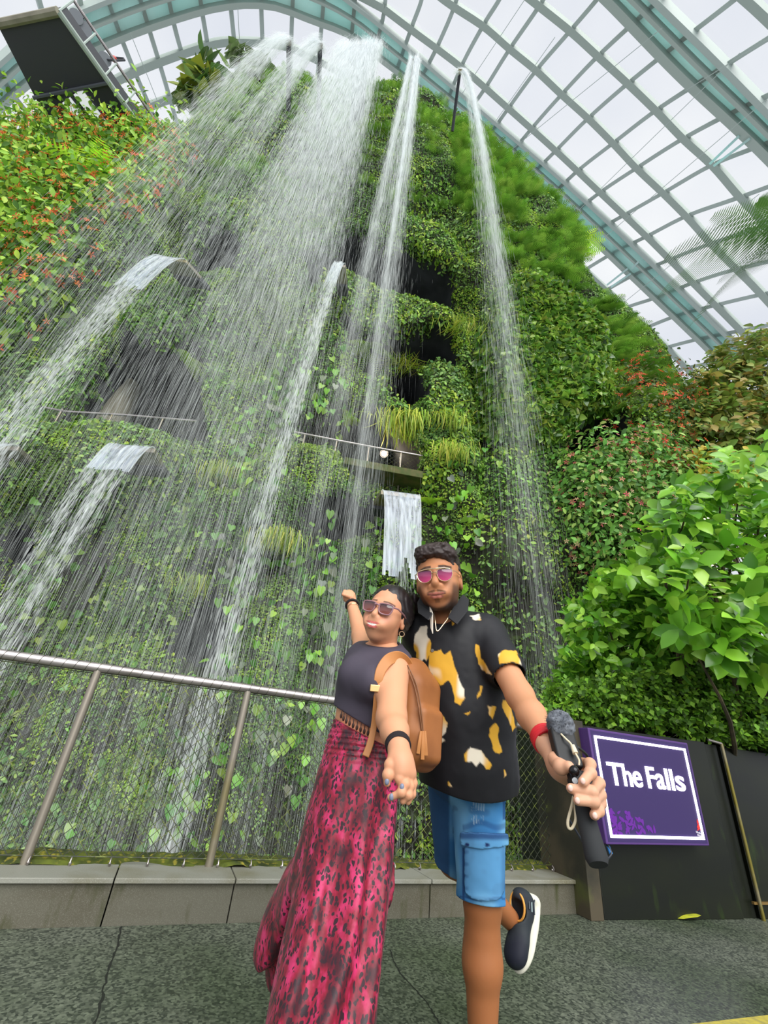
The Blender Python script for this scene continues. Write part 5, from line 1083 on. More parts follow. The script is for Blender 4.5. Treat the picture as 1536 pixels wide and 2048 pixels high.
# shirt
SPL = [[(842, 1253), (854, 1250), (853, 1268), (862, 1287), (858, 1310), (853, 1323), (847, 1318), (842, 1323), (834, 1315), (827, 1294), (830, 1268)],
 [(859, 1305), (881, 1300), (889, 1310), (901, 1301), (907, 1323), (914, 1346), (920, 1367), (928, 1378), (929, 1396), (920, 1409), (910, 1404), (907, 1388), (903, 1372), (896, 1362), (881, 1371), (868, 1357), (858, 1365)],
 [(842, 1349), (858, 1359), (859, 1383), (853, 1378), (847, 1362)], [(862, 1426), (881, 1426), (894, 1445), (893, 1461), (884, 1474), (892, 1482), (871, 1492), (866, 1466), (860, 1445)],
 [(959, 1370), (967, 1370), (963, 1391), (954, 1398), (953, 1391), (959, 1380)], [(991, 1446), (997, 1455), (995, 1471), (1005, 1504), (998, 1509), (987, 1501), (983, 1482), (978, 1471), (979, 1457)],
 [(927, 1509), (941, 1494), (963, 1501), (974, 1518), (983, 1531), (979, 1539), (971, 1539), (960, 1523), (952, 1534), (944, 1523), (930, 1523)], [(1006, 1400), (1020, 1405), (1032, 1455), (1025, 1463), (1012, 1430), (1005, 1416)],
 [(996, 1308), (1009, 1299), (1032, 1302), (1042, 1323), (1044, 1331), (1025, 1323), (999, 1328)], [(952, 1289), (959, 1292), (963, 1315), (983, 1349), (972, 1346), (957, 1328), (950, 1302)],
 [(897, 1561), (905, 1574), (896, 1571)], [(926, 1428), (940, 1424), (936, 1431)], [(976, 1412), (993, 1412), (985, 1437), (979, 1430)], [(1009, 1540), (1013, 1550), (1008, 1556)], [(940, 1232), (958, 1228), (962, 1240), (950, 1240)], [(904, 1236), (912, 1244), (905, 1250)]]
v = Vol(np.array([-.12, 1.28, .68]), np.array([.62, 2.02, 1.46]), .0034)
man_torso(v, .006); se = sL * .38 + el * .62 - (el - sL) * .02; v.cap(sL, se, .066, .066, .03); seR = sR * .3 + eR * .7; v.cap(sR, seR, .060, .056, .03)
v.cap(P_(937, 1520, 1.74), P_(940, 1572, 1.77), .150, .150, .05)
v.disp(lambda P: .011 * fbm(P * [1, 1, .28] + 4, 9, 3) + .003 * fbm(P, 30, 2), .03)
ua = unit(el - sL); far = (se + ua * .001)
# flat hems at the sleeves and the bottom, neck hole
def cutcap(a, b, r, k=.004): v.cap(a, b, r, None, k, 'cut')
v.cap(se + ua * .0, se + ua * .20, .052, .052, .002, 'cut'); hb = P_(940, 1580, 1.6); Gz = (v.lo[2] + v.vx * np.arange(v.n[2]))[None, None, :]; Gx = (v.lo[0] + v.vx * np.arange(v.n[0]))[:, None, None]
xc_ = P_(945, 1560, 1.7)[0]; hemz = .830 - .034 * np.cos(np.clip((Gx - xc_) / .17, -1, 1) * 1.57)
v.d = np.maximum(v.d, hemz - Gz).astype(np.float32)
v.cap(neck + [0, .02, -.03], hc, .062, .075, .004, 'cut'); v.cap(P_(879, 1262, 1.54), P_(877, 1225, 1.52), .004, .045, .004, 'cut')
Vs, Fs = v.mesh(); px, py = proj(Vs); Ns = vnormals(Vs, Fs); front = ((Vs - CAM) * Ns).sum(1) < 0; jit = 7 * fbm(Vs, 60, 2)
colr = np.tile(s2l((30, 30, 34)), (len(Vs), 1)); ms_ = np.zeros(len(Vs))
for pl in SPL: ms_ = np.maximum(ms_, sstep(1.0, -1.0, sdpoly(px, py, pl) + jit) * front)
nb_ = vnoise(Vs * [1, 1, .55] + 40, 11); ms_ = np.where(front, ms_, nb_ > .72)
cream = sstep(.50, .70, vnoise(Vs * [1, 1, .7] + 3, 22))[:, None]; gold = s2l((222, 168, 54)) * (1 - cream) + s2l((236, 226, 206)) * cream; colr = colr * (1 - ms_[:, None]) + gold * ms_[:, None]
SHM = mat('viscose_shirt', attr=True, rough=.55, spec=.3, bump=(700, .1, .0004)); sh = mesh_np('shirt', Vs, Fs, SHM, man, col=colr, smooth=True)
# collar flaps and lapel, buttons
BL = mat('black_cloth', (30, 30, 34), .6); BC = mat('cream_cloth', (214, 204, 190), .6)
def flap(nm, pts, m, th=.004):
    V = np.array([P_(*q) for q in pts]); n_ = unit(np.cross(V[1] - V[0], V[2] - V[0])); n_ = n_ if n_[1] < 0 else -n_; A = V - n_ * th / 2; B_ = V + n_ * th; k = len(V)
    return MB().add(list(A) + list(B_), [tuple(range(k)), tuple(range(k, 2 * k))[::-1]] + [(i, (i + 1) % k, (i + 1) % k + k, i + k) for i in range(k)]).build(nm, m, man, bevel=.0012)
flap('collar', [(926, 1190, 1.62), (938, 1200, 1.58), (936, 1222, 1.52), (914, 1250, 1.495), (896, 1236, 1.51), (908, 1215, 1.535)], BL)
flap('collar', [(843, 1192, 1.60), (858, 1206, 1.53), (866, 1226, 1.505), (858, 1240, 1.50), (838, 1225, 1.53), (836, 1205, 1.57)], BL)
flap('lapel', [(860, 1212, 1.515), (866, 1226, 1.505), (866, 1268, 1.515), (862, 1256, 1.515)], BC, .003)
for (x, y) in ((865, 1302), (863, 1348), (862, 1392), (868, 1441), (874, 1483)):
    d_ = np.abs(px - x) + np.abs(py - y) + 100 * ~front; k = int(np.argmin(d_)); MB().tube([Vs[k] - Ns[k] * .002, Vs[k] + Ns[k] * .003], .0055, 14).build('button', mat('smoky_button', (120, 116, 110), .3), man)
# placket ridge down the front
mk = (np.abs(px - (861 + (py - 1270) * .03)) < 7) & front & (py > 1275) & (py < 1575); shell('placket', Vs, Fs, mk, .0022, .004, SHM, man, col=None) if False else None
ch2 = [(866, 1200), (870, 1240), (874, 1262), (886, 1250), (898, 1232), (906, 1205)]
MB().tube(spline([P_(x, y, Yc) for (x, y), Yc in zip(ch2, (1.555, 1.525, 1.515, 1.52, 1.53, 1.56))], 40), .0018, 6).build('necklace', GL, man)
# shorts
v = Vol(np.array([-.1, 1.45, .40]), np.array([.5, 2.25, .92]), .004)
v.ell(P_(937, 1545, 1.76), (.155, .115, .10), None, .04); v.ell(P_(937, 1500, 1.74), (.146, .105, .10), None, .04); kl = hipL * .02 + kneeL * .98
v.cap(hipL, kneeL + [0, 0, .0], .092, .079, .03); v.cap(kneeL, kneeL - [0, 0, .1], .079, .080, .02); v.cap(hipR, kneeR, .088, .070, .012); v.cap(kneeR, kneeR + unit(kneeR - hipR) * .06, .070, .070, .01)
v.disp(lambda P: .008 * fbm(P * [1, 1, .6], 12, 3) + .002 * fbm(P, 45, 2), .03)
Gz = (v.lo[2] + v.vx * np.arange(v.n[2]))[None, None, :]; Gy = (v.lo[1] + v.vx * np.arange(v.n[1]))[None, :, None]
hemL = P_(960, 1812, 1.72)[2]; v.d = np.maximum(v.d, hemL - Gz + 0 * Gy).astype(np.float32)
Gx = (v.lo[0] + v.vx * np.arange(v.n[0]))[:, None, None]; dR = unit(kneeR - hipR); qh = kneeR + dR * .005; side = Gx < (kneeL[0] - .10 + (Gy - 1.8) * .0)
cutR = (Gx - qh[0]) * dR[0] + (Gy - qh[1]) * dR[1] + (Gz - qh[2]) * dR[2]; v.d = np.where(side | (Gy > 1.93), np.maximum(v.d, cutR), v.d).astype(np.float32)
v.cap(kneeL + [0, 0, -.02], kneeL - [0, 0, .2], .068, None, .003, 'cut')
Vt, Ft = v.mesh(); px, py = proj(Vt); Nt_ = vnormals(Vt, Ft); fr = ((Vt - CAM) * Nt_).sum(1) < 0
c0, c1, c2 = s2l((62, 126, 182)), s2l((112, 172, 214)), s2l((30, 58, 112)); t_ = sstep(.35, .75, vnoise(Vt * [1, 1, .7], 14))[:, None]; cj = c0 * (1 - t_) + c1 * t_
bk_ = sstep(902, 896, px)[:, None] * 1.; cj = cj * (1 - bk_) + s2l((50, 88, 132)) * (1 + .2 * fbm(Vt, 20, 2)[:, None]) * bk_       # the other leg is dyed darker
def line(x, y0, y1, w=3.5): return sstep(w, w * .4, np.abs(px - x)) * (py > y0) * (py < y1)
dk = np.maximum.reduce([sstep(3, 1, np.abs(py - 1797 - 4 * np.sin(px * .1))) * .7 * (px > 905), line(1008, 1570, 1640) * .7, line(927, 1695, 1800) * .8, sstep(.66, .8, vnoise(Vt + 7, 26)) * .35 * (px > 905), sstep(9, 3, np.abs(py - 1650 - 5 * np.sin(px * .09))) * .5 * (px > 925)])[:, None]
cj = cj * (1 - dk) + c2 * dk; rip = (sstep(1.2, .5, np.abs((px - 945) % 5 - 2.5)) * (px > 943) * (px < 968) * (((py > 1602) & (py < 1622)) | ((py > 1630) & (py < 1648))))[:, None]; cj = cj * (1 - .5 * rip) + s2l((190, 214, 226)) * .5 * rip
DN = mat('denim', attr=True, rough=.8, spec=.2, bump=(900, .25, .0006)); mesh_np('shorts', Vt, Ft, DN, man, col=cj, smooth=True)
def shell_c(nm, poly, off, th, cols, parent=man):
    mk = (sdpoly(px, py, poly) < 0) & fr & (Vt[:, 1] < 1.84) & (Nt_[:, 1] < .35); o = None; Nn = Nt_; f = Ft[mk[Ft].all(1)]; u_, inv = np.unique(f, return_inverse=True)
    o = shell(nm, Vt, Ft, mk, off, th, DN, parent, col=np.concatenate([cols[u_], cols[u_]])); return o
tp = sstep(8, 0, np.minimum.reduce([np.abs(px - 931), np.abs(px - 1002), np.abs(py - 1795)]))[:, None] * .5 + .55 * (sstep(5, 2, np.abs((py - 1690) % 24 - 12)) * sstep(8, 4, np.abs(px - 934)))[:, None]
cp_ = cj * .5 + c1 * .5; cpk = cp_ * (1 - tp * .7) + c2 * tp * .7; o = shell_c('cargo_pocket', [(931, 1690), (1006, 1690), (1004, 1780), (996, 1798), (975, 1802), (945, 1798), (932, 1782)], .011, .011, cpk)
tf = sstep(12, 3, np.abs(py - 1668))[:, None] * .8; cf = cp_ * (1 - tf) + c2 * tf
for bx in (938, 972): b_ = sstep(5, 3, np.hypot(px - bx, py - 1686))[:, None]; cf = cf * (1 - b_) + s2l((30, 44, 90)) * b_
shell_c('pocket_flap', [(925, 1660), (1008, 1662), (1010, 1690), (965, 1696), (926, 1690)], .016, .006, cf)
# red watch strap
d = unit(wr - el); a_ = unit(np.cross(d, [0, 0, 1.])); b2 = np.cross(a_, d); RB = mat('red_rubber', (214, 40, 52), .45); wc = wr - d * .018; ws = empty('watch', wc); ws.parent = man; ws.matrix_parent_inverse = Matrix.Translation(man.location).inverted()
mm = MB()
for s_ in (-.012, -.004, .004, .012): mm.tube([wc + d * s_ + (a_ * math.cos(t) * .0315 + b2 * math.sin(t) * .0315) for t in np.linspace(0, 2 * math.pi, 25)[:-1]], .0052, 8, closed=True)
mm.build('strap', RB, ws); t = 3.6; o_ = a_ * math.cos(t) + b2 * math.sin(t); MB().box(wc + o_ * .036, d * .017, np.cross(d, o_) * .016, o_ * .005).build('watch_case', M['dark'], ws, bevel=.003, smooth=False)
MB().tube([wc + d * (-.010) + o_ * .033 + np.cross(d, o_) * q for q in (-.02, .02)], .003, 8).build('buckle', M['rail'], ws)
# raised shoe
toe, heel = P_(1036, 1938, 2.22), P_(1066, 1800, 2.30); el_ = unit(toe - heel); Ls = np.linalg.norm(toe - heel); upv = np.array([-.80, -.58, .0]); upv = unit(upv - (upv @ el_) * el_); sd = np.cross(el_, upv); RS = np.stack([el_, sd, upv], -1)
shoe = empty('shoe', heel); shoe.parent = man; shoe.matrix_parent_inverse = Matrix.Translation(man.location).inverted()
S = lambda a, b, c: heel + el_ * a * Ls + sd * b + upv * c
v = Vol(np.minimum(toe, heel) - .14, np.maximum(toe, heel) + .14, .0035)
v.ell(S(.30, 0, .045), np.array([Ls * .30, .042, .050]), RS, .03); v.ell(S(.72, 0, .034), np.array([Ls * .30, .046, .036]), RS, .03); v.ell(S(.14, 0, .065), np.array([Ls * .14, .036, .045]), RS, .02); v.ell(S(.9, 0, .028), np.array([Ls * .14, .038, .024]), RS, .03)
v.cap(S(.36, 0, .08), ankR, .036, .032, .008, 'cut'); sh_v, sh_f = v.mesh(); mesh_np('upper', sh_v, sh_f, mat('navy_knit', (18, 22, 38), .7, noise=[(9, (38, 44, 50), .4, .6, (1, 1, 1))]), shoe, smooth=True)
v = Vol(np.minimum(toe, heel) - .14, np.maximum(toe, heel) + .14, .0035)
v.ell(S(.28, 0, -.005), np.array([Ls * .36, .041, .021]), RS, .02); v.ell(S(.68, 0, -.002), np.array([Ls * .38, .050, .020]), RS, .03); v.ell(S(.02, 0, .012), np.array([Ls * .08, .032, .028]), RS, .02); Va, Fa = v.mesh(); mesh_np('sole', Va, Fa, mat('white_sole', (214, 212, 196), .6), shoe, smooth=True)
MB().tube([S(.30 + .17 * math.cos(t), .034 * math.sin(t), .082 - .022 * math.cos(t)) for t in np.linspace(0, 2 * math.pi, 25)[:-1]], .004, 8, closed=True).build('lining_edge', mat('amber_piping', (222, 160, 74), .6), shoe)
for k in range(3): MB().tube([S(.05 + .03 * k, -.030, .03 + .02 * k), S(.12 + .035 * k, -.0405, .045 + .012 * k), S(.26, -.043, .03 + .018 * k)], .0028, 6).build('heel_stripe', mat('grey_rubber', (150, 168, 170) if k == 1 else (60, 66, 74), .5), shoe)
# standing shoe, below the frame
v = Vol(ankL - [.09, .28, .14], ankL + [.09, .12, .05], .005); v.ell(ankL + [0, -.07, -.065], (.045, .13, .035), None, .02); v.ell(ankL + [0, .01, -.04], (.04, .055, .055), None, .03); v.plane((0, 0, FZ + .001), (0, 0, -1)); Va, Fa = v.mesh(); mesh_np('shoe_upper', Va, Fa, mat('navy_knit', (18, 22, 38), .7), man, smooth=True)
# ---------------------------------------------------------------- camera grip held by the man
g = empty('camera_grip', P_(1195, 1735, 1.10), 'black handheld camera grip with furry grey microphone cover and a cream cord loop', 'camera grip')
BK = mat('matt_black', (28, 29, 31), .5); a, b = P_(1152, 1560, 1.17), P_(1197, 1730, 1.09)
ax_ = unit(b - a); sx = unit(np.cross(ax_, [0, 1., 0])); sy = np.cross(sx, ax_)
def gb(c, r, rd=.006, vx=.0025): 
    Rb = np.stack([sx, sy, ax_], -1); vv = Vol(c - np.linalg.norm(r) * 1.1, c + np.linalg.norm(r) * 1.1, vx); vv.box(c, r, Rb, rd, .002); return vv.mesh()
MB().tube([a, a * .3 + b * .7, b - ax_ * .01, b], [.0195, .0205, .0225, .018], 24).build('handle', mat('black_foam', (44, 46, 48), .85, bump=(220, .4, .002)), g)
c = P_(1160, 1562, 1.125); Va, Fa = gb(c, (.024, .012, .020)); mesh_np('control_block', Va, Fa, BK, g, smooth=True)
MB().ball(P_(1148, 1542, 1.105), .0115, 16, 10).build('joystick', mat('gloss_black', (16, 16, 18), .15), g); MB().tube([P_(1150, 1561, 1.103), P_(1150, 1561, 1.098)], .006, 12).build('round_mark', mat('grey_mark', (170, 176, 180), .5), g)
a2, b2_ = P_(1118, 1462, 1.19), P_(1142, 1534, 1.15); Rb = np.stack([sx, sy, unit(b2_ - a2)], -1); cc = (a2 + b2_) / 2; vv = Vol(cc - .09, cc + .09, .0025); vv.box(cc, (.029, .014, np.linalg.norm(b2_ - a2) / 2 + .006), Rb, .005, .002); Va, Fa = vv.mesh(); mesh_np('camera_body', Va, Fa, BK, g, smooth=True)
c = P_(1118, 1446, 1.19); vv = Vol(c - .06, c + .06, .002); vv.ell(c, (.030, .024, .030), None, .01); vv.ell(P_(1128, 1458, 1.19), (.022, .02, .03), None, .02); vv.disp(lambda P: .010 * fbm(P, 110, 3), .02); Va, Fa = vv.mesh(); FUR = mat('grey_fur', (120, 124, 132), .9, noise=[(60, (84, 88, 96), .4, .6, (1, 1, 1))], bump=(300, 1, .003)); mesh_np('microphone_cover', Va, Fa, FUR, g, smooth=True)
rs = np.random.default_rng(8); hl = []
for k in range(500): d = unit(rs.normal(0, 1, 3)); p0 = c + d * .026; hl.append([p0, p0 + d * .006 + rs.normal(0, .003, 3)])
strands('fur', hl, .0007, FUR, g, 3)
CR = mat('cream_cord', (222, 208, 178), .7)
MB().tube(spline([P_(1147, 1592, 1.15), P_(1144, 1610, 1.14), P_(1136, 1640, 1.135), P_(1137, 1655, 1.135), P_(1144, 1656, 1.135), P_(1151, 1640, 1.135), P_(1150, 1618, 1.14), P_(1147, 1600, 1.145)], 40), .0030, 8).build('cord_loop', CR, g)
MB().tube(spline([P_(1122, 1468, 1.17), P_(1132, 1478, 1.155), P_(1142, 1488, 1.15), P_(1150, 1505, 1.135), P_(1158, 1520, 1.13), P_(1158, 1530, 1.13)], 24), .0022, 8).build('thin_cord', CR, g)
MB().tube([P_(1145, 1491, 1.145), P_(1151, 1507, 1.135)], [.005, .0065], 12).build('cord_toggle', CR, g)
MB().tube(spline([P_(1140, 1483, 1.19), P_(1156, 1495, 1.17), P_(1172, 1508, 1.19), P_(1176, 1518, 1.2)], 16), .0035, 8).build('cable', BK, g)
# ================================================================ the woman
wo = empty('person', P_(700, 2300, 1.55) * [1, 1, 0] + [0, 0, FZ], 'woman leaning back with arms spread, in dark sleeveless top and long magenta skirt', 'person')
hc = P_(773, 1229, 1.56); HR = rot(-.40, .0, .20); HRc = HR; hs = .885
neck = P_(771, 1292, 1.60); sL = P_(786, 1345, 1.50); sR = P_(727, 1312, 1.66)
el = P_(783, 1437, 1.38); wr = P_(797, 1494, 1.26)
Rt = rot(-.50, -.12, .12)
def wo_torso(v, g=0., bust=True):
    v.ell(P_(757, 1330, 1.60), np.array([.125, .078, .085]) + g, Rt, .05); v.ell(P_(744, 1365, 1.58), np.array([.115, .085, .09]) + g, Rt, .05)
    if bust:
        for x, y, Y in ((712, 1352, 1.53), (748, 1366, 1.475)): v.ell(P_(x, y, Y), np.array([.056, .056, .056]) + g * .5, None, .045)
    v.ell(P_(736, 1410, 1.585), np.array([.108, .082, .09]) + g, Rt, .05); v.ell(P_(732, 1455, 1.60), np.array([.112, .088, .08]) + g, Rt, .05)
    v.cap(P_(768, 1318, 1.62), sL, .048 + g, .042 + g, .04); v.cap(P_(765, 1318, 1.64), sR, .045 + g, .036 + g, .04)
v = Vol(np.array([-.62, .95, .0]), np.array([.36, 2.4, 1.62]), .0055)
wo_torso(v, -.006)
v.cap(neck + [0, .01, -.06], hc + HR @ np.array([0, -.02, -.06]), .042, .040, .03)
v.cap(sL, el, .051, .042, .03); v.cap(el, el * .5 + wr * .5, .041, .036, .02); v.cap(el * .5 + wr * .5, wr, .036, .0235, .02)
eR = P_(722, 1272, 1.86); wR = P_(703, 1207, 2.02); v.cap(sR, eR, .040, .036, .02); v.cap(eR, wR, .036, .023, .02)
# fist at the end of the far arm
fd = unit(wR - eR); fc = P_(698, 1193, 2.06); v.ell(fc, (.030, .028, .034), None, .02); 
for k in range(4): q = fc + np.array([-.022 + .014 * k, -.018, .018 - .003 * k]); v.cap(q, q + [-.004, -.012, -.022], .0095, .009, .004)
v.cap(fc + [.022, -.01, .005], fc + [.030, -.022, -.018], .0095, .008, .006)
hp = P_(725, 1500, 1.60); v.ell(hp, (.09, .075, .08), None, .04)
kn1, an1 = P_(690, 1850, 1.53), P_(655, 2290, 1.50); an1[2] = .12; v.cap(hp + [.02, 0, -.05], kn1, .07, .050, .03); v.cap(kn1, an1, .05, .034, .03); v.cap(an1, an1 + [-.01, -.14, -.06], .03, .022, .02)
kn2, an2 = P_(650, 1730, 1.63), P_(584, 1880, 1.83); v.cap(hp + [-.02, 0, -.05], kn2, .065, .045, .03); v.cap(kn2, an2, .045, .033, .03)
Vb, Fb = v.mesh()
v = Vol(hc - [.15, .17, .20], hc + [.15, .17, .15], .0018); T = add_head(v, hc, HR, hs, neck + [0, .01, -.06], .044, 1., True); Tw = T
Vh, Fh = v.mesh()
v = Vol(wr - [.12, .16, .24], wr + [.12, .12, .06], .0026); hw = wr - np.array(P_(797, 1494, 1.26)); H_ = lambda x, y, Y: P_(x, y, Y)
v.cap(wr * .78 + el * .22, wr, .0275, .0235, .02); v.cap(wr, H_(803, 1530, 1.235), .024, .026, .02); v.cap(H_(797, 1520, 1.235), H_(801, 1545, 1.225), .024, .020, .02); v.cap(H_(808, 1525, 1.245), H_(818, 1548, 1.24), .022, .018, .02)
for f, r in (([(794, 1540, 1.225), (799, 1558, 1.215), (804, 1575, 1.215)], .0105), ([(802, 1548, 1.228), (811, 1568, 1.215), (803, 1585, 1.21), (781, 1595, 1.22)], .0102), ([(812, 1548, 1.235), (820, 1572, 1.225), (817, 1590, 1.22), (806, 1602, 1.225)], .0098), ([(820, 1545, 1.245), (827, 1566, 1.24), (824, 1588, 1.235), (816, 1604, 1.235)], .009)):
    finger(v, [H_(*q) for q in f], r, r * .78)
finger(v, [H_(789, 1512, 1.235), H_(780, 1530, 1.225), H_(776, 1550, 1.22), H_(774, 1566, 1.22)], .0135, .0085)
Vg, Fg = v.mesh(); lc = localc(Vh, hc, HR, hs); SKW = (210, 150, 116)
ch_ = np.tile(s2l(SKW), (len(Vh), 1)) * (1 + .04 * fbm(Vh, 30, 2)[:, None]); ax2 = np.abs(lc[:, 0]); fr_ = lc[:, 1] > .065
ul = sstep(1.15, .8, (ax2 / .027) ** 2 + ((lc[:, 2] + .0635 - .10 * ax2) / .0048) ** 2) * fr_; ll = sstep(1.15, .8, (ax2 / .024) ** 2 + ((lc[:, 2] + .0775 - .10 * ax2) / .0058) ** 2) * fr_; ch_ = blend(ch_, np.maximum(ul, ll) * .85, (206, 96, 98))
te = sstep(1.1, .9, (ax2 / .019) ** 2 + ((lc[:, 2] + .0705 - .12 * ax2) / .0034) ** 2) * fr_; ch_ = blend(ch_, te, (244, 238, 230))
brow = sstep(.022, .018, np.abs(ax2 - .033)) * sstep(.005, .0025, np.abs(lc[:, 2] - .028 + .15 * np.maximum(0, ax2 - .036))) * (lc[:, 1] > .05); ch_ = blend(ch_, brow * .8, (48, 36, 34)); ck = sstep(.03, .008, np.hypot(ax2 - .04, lc[:, 2] + .038)) * fr_; ch_ = blend(ch_, ck * .22, (226, 140, 126))
cb_ = np.tile(s2l((214, 154, 118)), (len(Vb), 1)); cg_ = np.tile(s2l((212, 152, 118)), (len(Vg), 1))
mesh_np('body', np.concatenate([Vb, Vh, Vg]), np.concatenate([Fb, Fh + len(Vb), Fg + len(Vb) + len(Vh)]), M['skin'], wo, col=np.concatenate([cb_, ch_, cg_]), smooth=True)
for q in ((804, 1574, 1.204), (774, 1563, 1.21), (783, 1594, 1.211)): MB().ball(H_(*q), (.0055, .0035, .0075), 10, 6).build('fingernail', M['nail'], wo)
# hair pulled back into a bun
v = Vol(hc - [.19, .2, .15], hc + [.22, .26, .2], .003)
v.ell(T(0, -.028, .042), np.array([.084, .098, .091]) * hs, HR, .02); v.ell(T(.0, .082, -.012), np.array([.056, .072, .074]) * hs, HR, .006, 'cut'); v.ell(T(0, .05, -.085), np.array([.12, .1, .075]) * hs, HR, .006, 'cut')
for q in (-1, 1): v.ell(T(q * .087, .004, -.020), np.array([.028, .026, .036]) * hs, HR, .006, 'cut')
v.ell(T(.045, -.045, .01), np.array([.050, .060, .075]) * hs, HR, .03); bun = P_(822, 1208, 1.63); v.ell(bun, (.040, .044, .044), None, .02); v.cap(T(0, -.08, .03), bun, .045, .03, .02)
def comb(P): l = localc(P, hc, HR, hs); return .0012 * np.sin(l[:, 0] * 420 + l[:, 2] * 160 + 3 * fbm(l, 18, 2)) * sstep(.05, 0., l[:, 1]) + .008 * fbm(l * [1, .3, 1], 40, 2)
v.disp(comb, .02); Vx, Fx = v.mesh(); mesh_np('hair', Vx, Fx, M['hair'], wo, smooth=True)
rs = np.random.default_rng(11); sl_ = []
for k in range(160):     # combed strands from the hairline to the bun
    a = rs.uniform(-1, 1); p0 = T(a * .062, .012 - .03 * a * a, .122 - .050 * a * a); p1 = T(a * .078, -.02, .122 - .06 * a * a); p2 = T(a * .05, -.09, .085); sl_.append(spline([p0, p1, p2, bun + rs.normal(0, .022, 3)], 12))
for k in range(50): a = rs.uniform(0, 6.28); b = rs.uniform(0, 6.28); sl_.append([bun + .041 * np.array([math.cos(t), math.sin(t) * math.cos(b), math.sin(t) * math.sin(b)]) * rs.uniform(.9, 1.08) for t in np.linspace(a, a + 2.2, 8)])
for q in ((-.055, .05, .02, -.078, .06, .03), (-.05, .05, .05, -.10, .05, .06), (-.05, .05, .03, -.095, .03, .02)):
    p0, p1 = T(*q[:3]), T(*q[3:]); sl_.append(spline([p0, (p0 + p1) / 2 + T(0, .012, 0) - hc, p1], 10))
strands('hair_strands', sl_, .0012, M['hair'], wo)
# square sunglasses
FRM = mat('dusty_pink_frame', (150, 112, 120), .3); HRc = HR; WL = gradient_lens('brown_lens', (26, 20, 28), (150, 84, 74), T(0, .1, -.004), .017)
gl = empty('sunglasses', T(0, .12, 0)); gl.parent = wo; gl.matrix_parent_inverse = Matrix.Translation(wo.location).inverted(); ex, ey, en = HR[:, 0] * hs, HR[:, 2] * hs, HR[:, 1] * hs
out_sq = [(-.026, .015), (-.015, .0185), (.005, .0195), (.024, .018), (.0295, .012), (.028, -.004), (.021, -.0175), (.006, -.021), (-.012, -.020), (-.023, -.011)]
for q in (-1, 1):
    c = T(q * .034, .104, -.002); ol = [(a * q, b) for a, b in out_sq]; enq = unit(en + ex * q * .16); exq = unit(np.cross(ey, enq)) * hs; exq = exq if exq @ ex > 0 else -exq
    lens_patch('lens', c, exq, ey, enq, ol, WL, gl, .003); MB().tube([c + exq * a + ey * b for a, b in spline(ol + ol[:1], 40)[:-1]], .0026, 6, closed=True).build('rim', FRM, gl)
    MB().tube([c + exq * q * .028 + ey * .012, T(q * .076, .08, .012), T(q * .084, .02, .006), T(q * .082, -.02, -.002)], .0028, 6).build('temple', FRM, gl)
MB().tube([T(-.010, .112, .006), T(0, .114, .008), T(.010, .112, .006)], .003, 6).build('bridge', FRM, gl)
er = T(.082, -.004, -.052); MB().tube([er + .009 * np.array([math.cos(t), 0, math.sin(t)]) - [0, 0, .009] for t in np.linspace(0, 6.28, 14)[:-1]], .0012, 6, closed=True).build('earring', GL, wo)
# top
TOPM = mat('charcoal_jersey', (74, 68, 80), .65, spec=.25, bump=(900, .1, .0004)); v = Vol(np.array([-.36, 1.3, .85]), np.array([.25, 1.85, 1.42]), .0034)
wo_torso(v, .006); v.cap(P_(768, 1318, 1.62), neck + (hc - neck) * .16, .057, .054, .03); v.disp(lambda P: .006 * fbm(P * [1, 1, .6] + 2, 11, 3), .03)
n_ = unit(hc - neck); v.plane(P_(770, 1289, 1.58), n_)
h1, h2 = P_(681, 1419, 1.56), P_(750, 1461, 1.50); hem_n = unit(np.cross(h2 - h1, [.15, 1., .05])); hem_n = hem_n if hem_n[2] < 0 else -hem_n; v.plane(h1, hem_n)
v.ell(sL + [.014, -.008, -.02], (.060, .075, .085), None, .006, 'cut'); v.cap(sR + [-.01, .02, .0], eR, .052, .05, .006, 'cut')
v.cap(hc, neck + n_ * .01, .047, .047, .003, 'cut'); Vx, Fx = v.mesh(); mesh_np('top', Vx, Fx, TOPM, wo, smooth=True)
# bead trim hanging at the hem
hb_ = [P_(x, y, Y) for x, y, Y in ((681, 1422, 1.535), (690, 1432, 1.505), (702, 1441, 1.485), (716, 1449, 1.475), (730, 1456, 1.478), (744, 1462, 1.49))]; hb_ = spline(hb_, 20); BD = mat('dark_beads', (56, 36, 30), .4)
for k, p0 in enumerate(hb_[1:-1:2]):
    mm = MB(); mm.tube([p0 + [0, 0, .008], p0 - [0, 0, .004]], .0016, 6); mm.ball(p0 - [0, .002, .010], (.0042, .0042, .008), 8, 6); mm.build('bead', BD, wo)
